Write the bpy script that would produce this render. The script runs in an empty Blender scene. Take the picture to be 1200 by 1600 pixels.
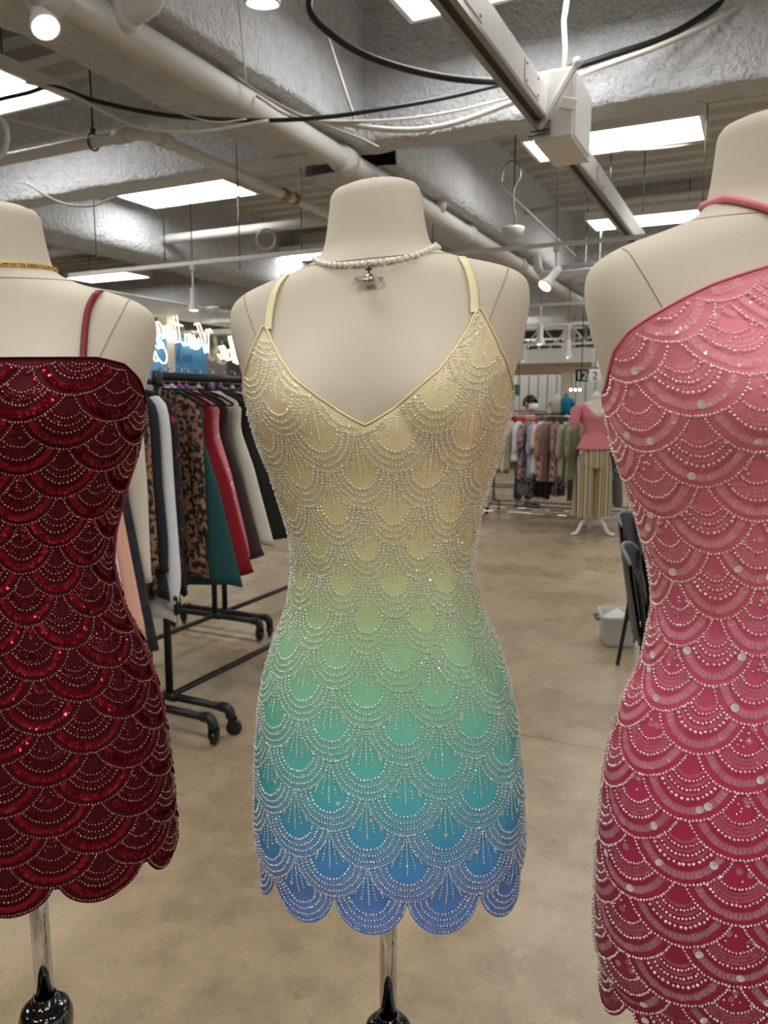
import bpy, math, random
import numpy as np
from mathutils import Vector, Matrix, noise

# ------------------------------------------------------------------ camera, world, exposure
SC = bpy.context.scene
COL = SC.collection
H = 1.42
PITCH = math.radians(8.06)
F = 1200.0
A = math.radians(25.8)          # the building grid is turned this much to the right of the view
cam_d = bpy.data.cameras.new('camera')
cam_d.sensor_fit = 'VERTICAL'
cam_d.sensor_height = 36.0
cam_d.lens = 36.0 * F / 1600.0
cam_d.clip_start = 0.02
cam_d.dof.use_dof = True
cam_d.dof.focus_distance = 0.95
cam_d.dof.aperture_fstop = 10.0
cam = bpy.data.objects.new('camera', cam_d)
COL.objects.link(cam)
cam.location = (0, 0, H)
cam.rotation_euler = (math.pi / 2 - PITCH, 0, 0)
SC.camera = cam

W = bpy.data.worlds.new('world')
SC.world = W
W.use_nodes = True
W.node_tree.nodes['Background'].inputs[0].default_value = (0.97, 0.985, 1.0, 1)
W.node_tree.nodes['Background'].inputs[1].default_value = 0.50
PANEL_STRENGTH = 9.0
SPOT_STRENGTH = 14.0
ADDED_SPOT_W = 19.0          # added unseen spotlights that brighten the three dresses from behind the camera
SC.view_settings.view_transform = 'Standard'
SC.view_settings.look = 'None'
SC.view_settings.gamma = 1.0
SC.view_settings.exposure = 0.64
SC.view_settings.use_curve_mapping = False

rnd = random.Random(7)
nrng = np.random.default_rng(11)


# ------------------------------------------------------------------ placing helpers
def ray(px, py):
    X = (px - 600) / F
    Y = -(py - 800) / F
    return (X, math.cos(PITCH) + Y * math.sin(PITCH), -math.sin(PITCH) + Y * math.cos(PITCH))


def at_y(px, py, Y):
    r = ray(px, py)
    t = Y / r[1]
    return Vector((r[0] * t, Y, H + r[2] * t))


def at_z(px, py, Z):
    r = ray(px, py)
    t = (Z - H) / r[2]
    return Vector((r[0] * t, r[1] * t, Z))


SA, CA = math.sin(A), math.cos(A)


def b(u, v, z=0.0):             # building grid (u = into the shop, v = to the right) -> world
    return Vector((u * SA + v * CA, u * CA - v * SA, z))


def to_b(p):
    return (p[0] * SA + p[1] * CA, p[0] * CA - p[1] * SA)


def srgb(r, g, bb):
    def f(c):
        c /= 255.0
        return c / 12.92 if c <= 0.04045 else ((c + 0.055) / 1.055) ** 2.4
    return (f(r), f(g), f(bb), 1.0)


# ------------------------------------------------------------------ materials
MATS = {}


def mat(name, col, rough=0.6, metal=0.0, spec=0.5, var=0.0, vscale=20.0, bump=0.0, bscale=80.0, emit=None, es=0.0,
        alpha=1.0, sheen=0.0, coat=0.0):
    if name in MATS:
        return MATS[name]
    m = bpy.data.materials.new(name)
    m.use_nodes = True
    nt = m.node_tree
    p = nt.nodes['Principled BSDF']
    p.inputs['Base Color'].default_value = col
    p.inputs['Roughness'].default_value = rough
    p.inputs['Metallic'].default_value = metal
    p.inputs['Specular IOR Level'].default_value = spec
    p.inputs['Alpha'].default_value = alpha
    p.inputs['Sheen Weight'].default_value = sheen
    p.inputs['Coat Weight'].default_value = coat
    if emit:
        p.inputs['Emission Color'].default_value = emit
        p.inputs['Emission Strength'].default_value = es
    if var > 0 or bump > 0:
        tc = nt.nodes.new('ShaderNodeTexCoord')
    if var > 0:
        n = nt.nodes.new('ShaderNodeTexNoise')
        n.inputs['Scale'].default_value = vscale
        n.inputs['Detail'].default_value = 5
        nt.links.new(tc.outputs['Object'], n.inputs['Vector'])
        mx = nt.nodes.new('ShaderNodeMix')
        mx.data_type = 'RGBA'
        k = 1 - var
        mx.inputs[6].default_value = (col[0] * k, col[1] * k, col[2] * k, 1)
        k = 1 + var
        mx.inputs[7].default_value = (min(col[0] * k, 1), min(col[1] * k, 1), min(col[2] * k, 1), 1)
        nt.links.new(n.outputs['Fac'], mx.inputs[0])
        nt.links.new(mx.outputs[2], p.inputs['Base Color'])
    if bump > 0:
        n2 = nt.nodes.new('ShaderNodeTexNoise')
        n2.inputs['Scale'].default_value = bscale
        n2.inputs['Detail'].default_value = 4
        nt.links.new(tc.outputs['Object'], n2.inputs['Vector'])
        bp = nt.nodes.new('ShaderNodeBump')
        bp.inputs['Strength'].default_value = bump
        bp.inputs['Distance'].default_value = 0.01
        nt.links.new(n2.outputs['Fac'], bp.inputs['Height'])
        nt.links.new(bp.outputs['Normal'], p.inputs['Normal'])
    MATS[name] = m
    return m


def pattern(name, c1, c2, scale=30.0, thr=0.5, kind='noise', rough=0.8):
    """cloth with a printed pattern: blots, dots or stripes"""
    if name in MATS:
        return MATS[name]
    m = mat(name, c1, rough)
    nt = m.node_tree
    p = nt.nodes['Principled BSDF']
    tc = nt.nodes.new('ShaderNodeTexCoord')
    if kind == 'noise':
        t = nt.nodes.new('ShaderNodeTexNoise')
        t.inputs['Detail'].default_value = 3
        out = t.outputs['Fac']
    elif kind == 'dots':
        t = nt.nodes.new('ShaderNodeTexVoronoi')
        t.inputs['Randomness'].default_value = 0.3
        out = t.outputs['Distance']
    else:
        t = nt.nodes.new('ShaderNodeTexWave')
        t.inputs['Distortion'].default_value = 0.6
        out = t.outputs['Fac']
    t.inputs['Scale'].default_value = scale
    nt.links.new(tc.outputs['Object'], t.inputs['Vector'])
    r = nt.nodes.new('ShaderNodeValToRGB')
    r.color_ramp.elements[0].position = max(thr - 0.03, 0)
    r.color_ramp.elements[0].color = c1
    r.color_ramp.elements[1].position = min(thr + 0.03, 1)
    r.color_ramp.elements[1].color = c2
    nt.links.new(out, r.inputs['Fac'])
    nt.links.new(r.outputs['Color'], p.inputs['Base Color'])
    return m


def ramp_mat(name, stops, z0, z1, rough=0.5, metal=0.0, bump=0.0, mul=1.0, sheen=0.0, alpha=1.0, alpha_low=None):
    """colour dyed along the height of the garment (its own Z)"""
    m = mat(name, (1, 1, 1, 1), rough, metal, sheen=sheen, alpha=alpha)
    nt = m.node_tree
    p = nt.nodes['Principled BSDF']
    tc = nt.nodes.new('ShaderNodeTexCoord')
    sx = nt.nodes.new('ShaderNodeSeparateXYZ')
    nt.links.new(tc.outputs['Object'], sx.inputs[0])
    mr = nt.nodes.new('ShaderNodeMapRange')
    mr.inputs['From Min'].default_value = z0
    mr.inputs['From Max'].default_value = z1
    nt.links.new(sx.outputs['Z'], mr.inputs['Value'])
    r = nt.nodes.new('ShaderNodeValToRGB')
    el = r.color_ramp.elements
    while len(el) > 1:
        el.remove(el[-1])
    first = True
    for z, c in stops:
        t = (z - z0) / (z1 - z0)
        if first:
            e = el[0]
            e.position = t
            first = False
        else:
            e = el.new(t)
        e.color = (min(c[0] * mul, 1), min(c[1] * mul, 1), min(c[2] * mul, 1), 1)
    nt.links.new(mr.outputs['Result'], r.inputs['Fac'])
    nt.links.new(r.outputs['Color'], p.inputs['Base Color'])
    if alpha_low is not None:
        m2 = nt.nodes.new('ShaderNodeMapRange')
        m2.inputs['From Min'].default_value = alpha_low[0]
        m2.inputs['From Max'].default_value = alpha_low[1]
        m2.inputs['To Min'].default_value = alpha_low[2]
        m2.inputs['To Max'].default_value = 1.0
        nt.links.new(sx.outputs['Z'], m2.inputs['Value'])
        nt.links.new(m2.outputs['Result'], p.inputs['Alpha'])
    if bump > 0:
        n2 = nt.nodes.new('ShaderNodeTexNoise')
        n2.inputs['Scale'].default_value = 40
        nt.links.new(tc.outputs['Object'], n2.inputs['Vector'])
        bp = nt.nodes.new('ShaderNodeBump')
        bp.inputs['Strength'].default_value = bump
        bp.inputs['Distance'].default_value = 0.004
        nt.links.new(n2.outputs['Fac'], bp.inputs['Height'])
        nt.links.new(bp.outputs['Normal'], p.inputs['Normal'])
    return m


def glass_like(name, tint, fac, rough=0.05):
    if name in MATS:
        return MATS[name]
    m = bpy.data.materials.new(name)
    m.use_nodes = True
    nt = m.node_tree
    for n in list(nt.nodes):
        nt.nodes.remove(n)
    o = nt.nodes.new('ShaderNodeOutputMaterial')
    mx = nt.nodes.new('ShaderNodeMixShader')
    t = nt.nodes.new('ShaderNodeBsdfTransparent')
    g = nt.nodes.new('ShaderNodeBsdfGlossy')
    g.inputs['Roughness'].default_value = rough
    g.inputs['Color'].default_value = tint
    mx.inputs[0].default_value = fac
    nt.links.new(t.outputs[0], mx.inputs[1])
    nt.links.new(g.outputs[0], mx.inputs[2])
    nt.links.new(mx.outputs[0], o.inputs[0])
    MATS[name] = m
    return m


M_white = mat('white_paint', srgb(226, 225, 222), 0.5)
M_pipe = mat('painted_pipe', srgb(204, 203, 201), 0.55, var=0.08, vscale=6, bump=0.25, bscale=40)
M_spray = mat('sprayed_fireproofing', srgb(206, 209, 213), 0.95, var=0.22, vscale=14, bump=1.0, bscale=38)
for _n in M_spray.node_tree.nodes:
    if _n.type == 'BUMP':
        _n.inputs['Distance'].default_value = 0.035
M_deck = mat('painted_deck', srgb(186, 184, 178), 0.7, var=0.07, vscale=2)
M_black = mat('black_paint', srgb(20, 20, 22), 0.35)
M_cable_b = mat('black_cable', srgb(22, 22, 24), 0.45)
M_cable_w = mat('white_cable', srgb(205, 202, 194), 0.5)
M_chrome = mat('chrome', (0.62, 0.62, 0.64, 1), 0.07, 1.0)
M_steel = mat('dull_steel', srgb(120, 118, 116), 0.35, 0.9)
M_iron = mat('blackened_pipe', srgb(58, 58, 60), 0.4, 0.7)
M_panel = mat('lit_diffuser', (1, 1, 1, 1), 0.6, emit=(1.0, 0.985, 0.95, 1), es=PANEL_STRENGTH)
M_bulb = mat('lit_bulb', (1, 1, 1, 1), 0.5, emit=(1.0, 0.93, 0.80, 1), es=SPOT_STRENGTH)
M_linen = mat('linen_cover', srgb(208, 200, 184), 0.9, var=0.05, vscale=9, bump=0.05, bscale=420, sheen=0.1)
M_seam = mat('linen_seam', srgb(168, 154, 134), 0.95)
M_pearl = mat('pearl', srgb(238, 232, 226), 0.18, spec=0.7, coat=0.6)
M_gold = mat('gold', srgb(214, 172, 84), 0.2, 1.0)
M_silver = mat('silver', srgb(180, 178, 176), 0.2, 1.0)
M_lacquer = mat('black_lacquer', srgb(10, 10, 11), 0.12, coat=0.8)


def floor_mat():
    m = mat('polished_concrete', srgb(150, 132, 106), 0.3)
    nt = m.node_tree
    p = nt.nodes['Principled BSDF']
    tc = nt.nodes.new('ShaderNodeTexCoord')

    def nz(s, d=6, r=0.6):
        n = nt.nodes.new('ShaderNodeTexNoise')
        n.inputs['Scale'].default_value = s
        n.inputs['Detail'].default_value = d
        n.inputs['Roughness'].default_value = r
        nt.links.new(tc.outputs['Object'], n.inputs['Vector'])
        return n
    n1, n2, n3 = nz(1.3), nz(7.0, 8, 0.7), nz(120, 2)
    r = nt.nodes.new('ShaderNodeValToRGB')
    r.color_ramp.elements[0].position = 0.33
    r.color_ramp.elements[0].color = srgb(142, 124, 98)
    r.color_ramp.elements[1].position = 0.68
    r.color_ramp.elements[1].color = srgb(208, 188, 156)
    ad = nt.nodes.new('ShaderNodeMath')
    ad.operation = 'MULTIPLY_ADD'
    ad.inputs[1].default_value = 0.5
    hf = nt.nodes.new('ShaderNodeMath')
    hf.operation = 'MULTIPLY'
    hf.inputs[1].default_value = 0.5
    nt.links.new(n2.outputs['Fac'], hf.inputs[0])
    nt.links.new(n1.outputs['Fac'], ad.inputs[0])
    nt.links.new(hf.outputs[0], ad.inputs[2])
    nt.links.new(ad.outputs[0], r.inputs['Fac'])
    r3 = nt.nodes.new('ShaderNodeValToRGB')
    r3.color_ramp.elements[0].position = 0.30
    r3.color_ramp.elements[0].color = (0.62, 0.58, 0.52, 1)
    r3.color_ramp.elements[1].position = 0.42
    r3.color_ramp.elements[1].color = (1, 1, 1, 1)
    nt.links.new(n3.outputs['Fac'], r3.inputs['Fac'])
    mx = nt.nodes.new('ShaderNodeMix')
    mx.data_type = 'RGBA'
    mx.blend_type = 'MULTIPLY'
    mx.inputs[0].default_value = 0.6
    nt.links.new(r.outputs['Color'], mx.inputs[6])
    nt.links.new(r3.outputs['Color'], mx.inputs[7])
    # saw-cut joints
    bk = nt.nodes.new('ShaderNodeTexBrick')
    bk.offset = 0.0
    bk.inputs['Scale'].default_value = 1.0
    bk.inputs['Mortar Size'].default_value = 0.006
    bk.inputs['Brick Width'].default_value = 3.6
    bk.inputs['Row Height'].default_value = 3.1
    bk.inputs['Color1'].default_value = (1, 1, 1, 1)
    bk.inputs['Color2'].default_value = (1, 1, 1, 1)
    bk.inputs['Mortar'].default_value = (0.62, 0.6, 0.57, 1)
    nt.links.new(tc.outputs['Object'], bk.inputs['Vector'])
    mx2 = nt.nodes.new('ShaderNodeMix')
    mx2.data_type = 'RGBA'
    mx2.blend_type = 'MULTIPLY'
    mx2.inputs[0].default_value = 1.0
    nt.links.new(mx.outputs[2], mx2.inputs[6])
    nt.links.new(bk.outputs['Color'], mx2.inputs[7])
    nt.links.new(mx2.outputs[2], p.inputs['Base Color'])
    rr = nt.nodes.new('ShaderNodeMapRange')
    rr.inputs['To Min'].default_value = 0.22
    rr.inputs['To Max'].default_value = 0.34
    nt.links.new(n1.outputs['Fac'], rr.inputs['Value'])
    nt.links.new(rr.outputs['Result'], p.inputs['Roughness'])
    p.inputs['Specular IOR Level'].default_value = 0.45
    return m


M_floor = floor_mat()


# ------------------------------------------------------------------ mesh building
class MB:
    def __init__(s):
        s.v, s.f, s.sm, s.mi = [], [], [], []

    def add(s, V, Fc, smooth=False, mi=0):
        o = len(s.v)
        s.v += [tuple(x) for x in V]
        for f in Fc:
            s.f.append(tuple(i + o for i in f))
            s.sm.append(smooth)
            s.mi.append(mi)
        return s

    def box(s, x0, x1, y0, y1, z0, z1, mi=0, M=None):
        V = [Vector((x, y, z)) for z in (z0, z1) for y in (y0, y1) for x in (x0, x1)]
        if M is not None:
            V = [M @ q for q in V]
        return s.add(V, [(0, 2, 3, 1), (4, 5, 7, 6), (0, 1, 5, 4), (2, 6, 7, 3), (0, 4, 6, 2), (1, 3, 7, 5)], mi=mi)

    def bbox(s, x0, x1, y0, y1, z0, z1, bv=0.005, mi=0, M=None):
        """box with all edges chamfered"""
        cx, cy, cz = (x0 + x1) / 2, (y0 + y1) / 2, (z0 + z1) / 2
        hx, hy, hz = (x1 - x0) / 2, (y1 - y0) / 2, (z1 - z0) / 2
        bv = min(bv, hx * .9, hy * .9, hz * .9)
        V, idx = [], {}
        for sx in (-1, 1):
            for sy in (-1, 1):
                for sz in (-1, 1):
                    for k in range(3):
                        p = [sx * (hx - (0 if k == 0 else bv)), sy * (hy - (0 if k == 1 else bv)), sz * (hz - (0 if k == 2 else bv))]
                        idx[(sx, sy, sz, k)] = len(V)
                        q = Vector((cx + p[0], cy + p[1], cz + p[2]))
                        V.append(M @ q if M is not None else q)
        Fc = []
        S = (-1, 1)
        for k in range(3):
            o1, o2 = [j for j in range(3) if j != k]
            for sg in S:
                def key(a, c):
                    t = [0, 0, 0]
                    t[k], t[o1], t[o2] = sg, a, c
                    return idx[(t[0], t[1], t[2], k)]
                Fc.append((key(-1, -1), key(1, -1), key(1, 1), key(-1, 1)))
            for s1 in S:
                for s2 in S:
                    t0, t1 = [0, 0, 0], [0, 0, 0]
                    t0[k], t0[o1], t0[o2] = -1, s1, s2
                    t1[k], t1[o1], t1[o2] = 1, s1, s2
                    Fc.append((idx[(*t0, o1)], idx[(*t1, o1)], idx[(*t1, o2)], idx[(*t0, o2)]))
        for sx in S:
            for sy in S:
                for sz in S:
                    Fc.append(tuple(idx[(sx, sy, sz, k)] for k in range(3)))
        return s.add(V, Fc, mi=mi)

    def tube(s, pts, r, n=10, caps=True, closed=False, mi=0, rr=None):
        P = [Vector(p) for p in pts]
        m = len(P)
        V = []
        up = None
        for i in range(m):
            if closed:
                t = P[(i + 1) % m] - P[i - 1]
            else:
                t = P[min(i + 1, m - 1)] - P[max(i - 1, 0)]
            t.normalize()
            if up is None:
                up = Vector((0, 0, 1)) if abs(t.z) < 0.9 else Vector((1, 0, 0))
            e1 = (up - t * up.dot(t)).normalized()
            up = e1
            e2 = t.cross(e1)
            q = rr[i] if rr else r
            for k in range(n):
                a = 2 * math.pi * k / n
                V.append(P[i] + (e1 * math.cos(a) + e2 * math.sin(a)) * q)
        Fc = []
        for i in range(m if closed else m - 1):
            for k in range(n):
                j = (i + 1) % m
                Fc.append((i * n + k, i * n + (k + 1) % n, j * n + (k + 1) % n, j * n + k))
        if caps and not closed:
            Fc.append(tuple(range(n - 1, -1, -1)))
            Fc.append(tuple(range((m - 1) * n, m * n)))
        return s.add(V, Fc, True, mi)

    def lathe(s, prof, n=24, M=None, mi=0, smooth=True):
        V = []
        for r, z in prof:
            for k in range(n):
                a = 2 * math.pi * k / n
                q = Vector((r * math.cos(a), r * math.sin(a), z))
                V.append(M @ q if M is not None else q)
        Fc = []
        for i in range(len(prof) - 1):
            for k in range(n):
                Fc.append((i * n + k, i * n + (k + 1) % n, (i + 1) * n + (k + 1) % n, (i + 1) * n + k))
        if prof[0][0] > 1e-6:
            Fc.append(tuple(range(n - 1, -1, -1)))
        if prof[-1][0] > 1e-6:
            Fc.append(tuple(range((len(prof) - 1) * n, len(prof) * n)))
        return s.add(V, Fc, smooth, mi)

    def mesh(s, name):
        me = bpy.data.meshes.new(name)
        me.from_pydata(s.v, [], s.f)
        me.polygons.foreach_set('use_smooth', s.sm)
        me.polygons.foreach_set('material_index', s.mi)
        me.update()
        return me

    def build(s, name, m, parent=None, loc=None, rz=None):
        return link(name, s.mesh(name), m, parent, loc, rz)


def link(name, me, m, parent=None, loc=None, rz=None):
    o = bpy.data.objects.new(name, me)
    COL.objects.link(o)
    if m is not None and me is not None:
        for q in (m if isinstance(m, (list, tuple)) else [m]):
            me.materials.append(q)
    if parent is not None:
        o.parent = parent
    if loc is not None:
        o.location = loc
    if rz is not None:
        o.rotation_euler = (0, 0, rz)
    return o


def tag(o, label, cat, group=None):
    o['label'] = label
    o['category'] = cat
    if group:
        o['group'] = group
    return o


def thing(name, label, cat, loc=(0, 0, 0), rz=0.0, group=None):
    o = bpy.data.objects.new(name, None)
    COL.objects.link(o)
    o.empty_display_size = 0.05
    o.location = loc
    o.rotation_euler = (0, 0, rz)
    return tag(o, label, cat, group)


def struct(o):
    o['kind'] = 'structure'
    return o


def np_mesh(name, V, T, mi=None, smooth=None):
    """V (n,3) floats, T (m,3) triangles"""
    me = bpy.data.meshes.new(name)
    n, m = len(V), len(T)
    me.vertices.add(n)
    me.vertices.foreach_set('co', np.asarray(V, np.float32).ravel())
    me.loops.add(3 * m)
    me.loops.foreach_set('vertex_index', np.asarray(T, np.int32).ravel())
    me.polygons.add(m)
    me.polygons.foreach_set('loop_start', np.arange(0, 3 * m, 3, dtype=np.int32))
    me.polygons.foreach_set('loop_total', np.full(m, 3, np.int32))
    if mi is not None:
        me.polygons.foreach_set('material_index', np.asarray(mi, np.int32))
    if smooth is not None:
        me.polygons.foreach_set('use_smooth', np.asarray(smooth, bool))
    me.update(calc_edges=True)
    return me


def smooth_path(pts, k=8):
    P = [Vector(p) for p in pts]
    out = []
    for i in range(len(P) - 1):
        p0 = P[i - 1] if i > 0 else P[0] * 2 - P[1]
        p1, p2 = P[i], P[i + 1]
        p3 = P[i + 2] if i + 2 < len(P) else P[-1] * 2 - P[-2]
        for j in range(k):
            t = j / k
            out.append(0.5 * ((2 * p1) + (p2 - p0) * t + (2 * p0 - 5 * p1 + 4 * p2 - p3) * t * t + (3 * p1 - p0 - 3 * p2 + p3) * t ** 3))
    out.append(P[-1])
    return out


# ================================================================== THE SETTING
# building-aligned meshes: local x = v, local y = u, turned by -A
U0, U1, V0, V1 = -9.0, 24.0, -15.0, 12.0
DECK = 3.85
BEAM = 3.05


def bstruct(name, mb, m, parent=None):
    o = mb.build(name, m, parent, rz=-A if parent is None else None)
    if parent is None:
        struct(o)
    return o


fl = MB()
fl.add([(V0, U0, 0), (V1, U0, 0), (V1, U1, 0), (V0, U1, 0)], [(0, 1, 2, 3)])
bstruct('floor', fl, M_floor)

# corrugated steel deck
ce = MB()
per, hh = 0.30, 0.075
us = []
u = U0
while u < U1:
    us += [(u, 0), (u + 0.11, 0), (u + 0.15, hh), (u + 0.26, hh)]
    u += per
Vv, Ff = [], []
for (uu, dz) in us:
    Vv += [(V0, uu, DECK + dz), (V1, uu, DECK + dz)]
for i in range(len(us) - 1):
    Ff.append((2 * i, 2 * i + 2, 2 * i + 3, 2 * i + 1))
ce.add(Vv, Ff)
ceiling = bstruct('ceiling', ce, M_deck)

# far and left walls
wl = MB()
wl.box(V0, V1, U1 - 0.1, U1, 0, DECK + 0.1)
bstruct('wall_far', wl, mat('far_wall', srgb(205, 202, 196), 0.8, var=0.06, vscale=1.2))
wl = MB()
wl.box(V0, V0 + 0.1, U0, U1 - 0.1, 0, DECK + 0.1)
bstruct('wall_left', wl, mat('left_wall', srgb(170, 166, 158), 0.8, var=0.06, vscale=1.2))


wl = MB()
wl.box(V0, V1, U0, U0 + 0.1, 0, DECK + 0.1)
bstruct('wall_back', wl, mat('back_wall', srgb(150, 147, 143), 0.8, var=0.06, vscale=1.2))


def rough_beam(name, axis, c0, c1, s0, s1, z0, z1, step, amp):
    """a sprayed concrete beam: near side, soffit and far side as one rough strip"""
    prof = []
    n = max(2, int((z1 - z0) / step))
    for i in range(n + 1):
        prof.append((c0, z1 + (z0 - z1) * i / n))
    k = max(2, int((c1 - c0) / step))
    for i in range(1, k + 1):
        prof.append((c0 + (c1 - c0) * i / k, z0))
    for i in range(1, n + 1):
        prof.append((c1, z0 + (z1 - z0) * i / n))
    m = int((s1 - s0) / step)
    V = []
    cm, zm = (c0 + c1) / 2, z1
    for j in range(m + 1):
        s = s0 + (s1 - s0) * j / m
        for (c, z) in prof:
            q = Vector((c, s, z))
            d = noise.noise(q * 9) * amp + noise.noise(q * 24) * amp * 0.55
            e = noise.noise(Vector((s * 2.2, c * 0.7, 3.0))) * amp * 0.9
            dr = Vector((c - cm, z - zm))
            dr.normalize()
            edge = 0.016 if z < z0 + 0.12 else 0.0
            cc = c + dr.x * (d + e + edge)
            zz = z + min(dr.y, 0) * (d + e)
            V.append((s, cc, zz) if axis == 'v' else (cc, s, zz))
    P = len(prof)
    Fc = []
    for j in range(m):
        for i in range(P - 1):
            f = (j * P + i, j * P + i + 1, (j + 1) * P + i + 1, (j + 1) * P + i)
            Fc.append(f)
    mb = MB().add(V, Fc, True)
    o = bstruct(name, mb, M_spray)
    return o


rough_beam('trim_1', 'v', 4.62, 4.86, -8.5, 2.0, BEAM + 0.015, DECK + 0.05, 0.03, 0.013)
rough_beam('trim_2', 'u', -3.10, -2.38, 1.6, 4.66, BEAM + 0.02, DECK + 0.05, 0.03, 0.015)
rough_beam('trim_3', 'u', -3.10, -2.38, 5.1, 22.0, BEAM + 0.02, DECK + 0.05, 0.12, 0.012)
rough_beam('trim_4', 'u', -6.75, -6.15, 0.5, 22.0, BEAM, DECK + 0.05, 0.12, 0.012)
rough_beam('trim_5', 'v', 10.9, 11.4, -13.0, 8.0, BEAM, DECK + 0.05, 0.12, 0.012)
rough_beam('trim_6', 'v', 17.0, 17.5, -13.0, 8.0, BEAM, DECK + 0.05, 0.15, 0.012)
rough_beam('trim_7', 'v', -1.7, -1.2, -10.0, 8.0, BEAM, DECK + 0.05, 0.2, 0.01)

# ------------------------------------------------------------------ panel lights
def panel(u, v, label, group, lu=0.60, lv=1.36, z=3.48):
    k = (z - H) / (3.5 - H)
    u, v = u * k, v * k
    t = thing('panel_light', label, 'light', b(u, v, z), -A, group)
    f = MB()
    w = 0.03
    f.box(-lv / 2, lv / 2, -lu / 2, -lu / 2 + w, 0, 0.07)
    f.box(-lv / 2, lv / 2, lu / 2 - w, lu / 2, 0, 0.07)
    f.box(-lv / 2, -lv / 2 + w, -lu / 2 + w, lu / 2 - w, 0, 0.07)
    f.box(lv / 2 - w, lv / 2, -lu / 2 + w, lu / 2 - w, 0, 0.07)
    f.box(-lv / 2, lv / 2, -lu / 2, lu / 2, 0.07, 0.09)
    f.build('frame', M_white, t)
    d = MB()
    d.box(-lv / 2 + w, lv / 2 - w, -lu / 2 + w, lu / 2 - w, 0.004, 0.02)
    d.build('diffuser', M_panel, t)
    for sx in (-0.4, 0.4):
        MB().tube([(sx, 0, 0.09), (sx, 0, DECK - z + 0.02)], 0.006, 6).build('hanger_rod', M_steel, t)
    return t


seen = {
    (3.85, -5.10): 'lit panel light cut off by the left edge beside the spotlight',
    (6.45, -5.33): 'large lit panel light over the gap between cream and red mannequins',
    (9.95, -9.95): 'lit panel light low behind the red dress mannequin shoulder',
    (13.1, -10.2): 'small lit panel light above the neon script sign',
    (9.75, -6.0): 'lit panel light peeking out beside the pearl necklace',
    (6.66, -1.18): 'long lit panel light tucked behind the rough beam right of switch box',
    (9.62, -1.25): 'lit panel light behind the far end of the white busway',
    (3.9, -1.18): 'lit panel light cut by the top edge over the white busway',
}
for (u, v), lb in seen.items():
    panel(u, v, lb, None)
for u in (-2.6, 0.6, 3.9, 6.6, 9.7, 13.1, 16.4):
    for v in (-9.9, -5.33, -1.18, 3.1):
        if any(abs(u - a) < 1.2 and abs(v - c) < 1.5 for a, c in seen):
            continue
        if u > 12 and v > 4 or v < -8 and u < 3:
            continue
        panel(u, v, 'lit panel light of the ceiling grid beyond the mannequins', 'panel lights of the ceiling grid')


# ------------------------------------------------------------------ pipes and conduits
def bpipe(name, label, cat, pts, r, m, n=14, joints=(), group=None, jr=1.25):
    """a pipe run given in building coordinates (u, v, z)"""
    P = [b(*p) for p in pts]
    o0 = P[0].copy()
    t = thing(name, label, cat, o0)
    if group:
        t['group'] = group
    MB().tube([p - o0 for p in P], r, n).build('pipe_run', m, t)
    for (i, f, L) in joints:
        c = P[i].lerp(P[i + 1], f)
        d = (P[i + 1] - P[i]).normalized() * L / 2
        MB().tube([c - d - o0, c + d - o0], r * jr, n).build('coupling', m, t)
    return t


bpipe('main_pipe', 'thick white painted pipe running diagonally under the ceiling beam', 'pipe',
      [(-1.0, -2.50, 2.97), (5.0, -2.50, 2.97), (10.0, -2.55, 2.97), (20, -2.6, 2.97)], 0.068, M_pipe, 18,
      [(0, 0.545, 0.10), (0, 0.93, 0.12), (1, 0.13, 0.10), (1, 0.4, 0.1), (1, 0.75, 0.1), (2, 0.3, .1)])
bpipe('branch_pipe', 'short white pipe elbow rising from the thick ceiling pipe near the top edge', 'pipe',
      [(2.60, -2.46, 3.0), (2.60, -2.38, 3.005), (2.60, -2.31, 3.02), (2.60, -2.27, 3.07), (2.60, -2.26, 3.14), (2.60, -2.26, 3.84)], 0.056, M_pipe, 16, [(0, 0.4, 0.06)])
# sprinkler line with an elbow
sp = thing('sprinkler_pipe', 'thin white sprinkler pipe with elbow hanging left of the thick pipe', 'pipe', b(3.46, -3.12, 2.9))
s0 = b(3.46, -3.12, 2.9)
run = [b(3.46, -9.0, 2.9), b(3.46, -3.24, 2.9)]
run += [b(3.46 + 0.10 * (1 - math.cos(t)), -3.24 + 0.10 * math.sin(t), 2.9) for t in (0.4, 0.8, 1.2, 1.5)]
run += [b(3.6, -3.14, 2.9), b(8.5, -3.2, 2.9)]
MB().tube([p - s0 for p in run], 0.033, 14).build('pipe_run', M_pipe, sp)
for c, d in ((b(3.46, -3.30, 2.9), b(0, .05)), (b(3.62, -3.14, 2.9), b(.05, 0)), (b(4.88, -3.15, 2.9), b(.03, 0)), (b(5.02, -3.15, 2.9), b(.02, 0))):
    MB().tube([c - d - s0, c + d - s0], 0.040, 14).build('coupling', M_pipe if c.y < 5.3 else mat('brass', srgb(150, 128, 80), .4, .8), sp)
hg = thing('pipe_hanger', 'black threaded rod with clamp ring holding the sprinkler pipe', 'hanger', b(3.46, -3.52, 2.86))
MB().tube([(0, 0, 0.09), (0, 0, 0.75)], 0.006, 8).build('rod', M_iron, hg)
MB().tube([(0.041 * SA * math.cos(a), 0.041 * CA * math.cos(a), 0.04 + 0.046 * math.sin(a)) for a in [i * math.pi / 10 for i in range(20)]], 0.006, 6, closed=True).build('clamp_ring', M_iron, hg)
MB().lathe([(0.012, 0.085), (0.016, 0.09), (0.016, 0.11), (0.012, 0.115)], 8).build('nut', M_iron, hg)

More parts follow.
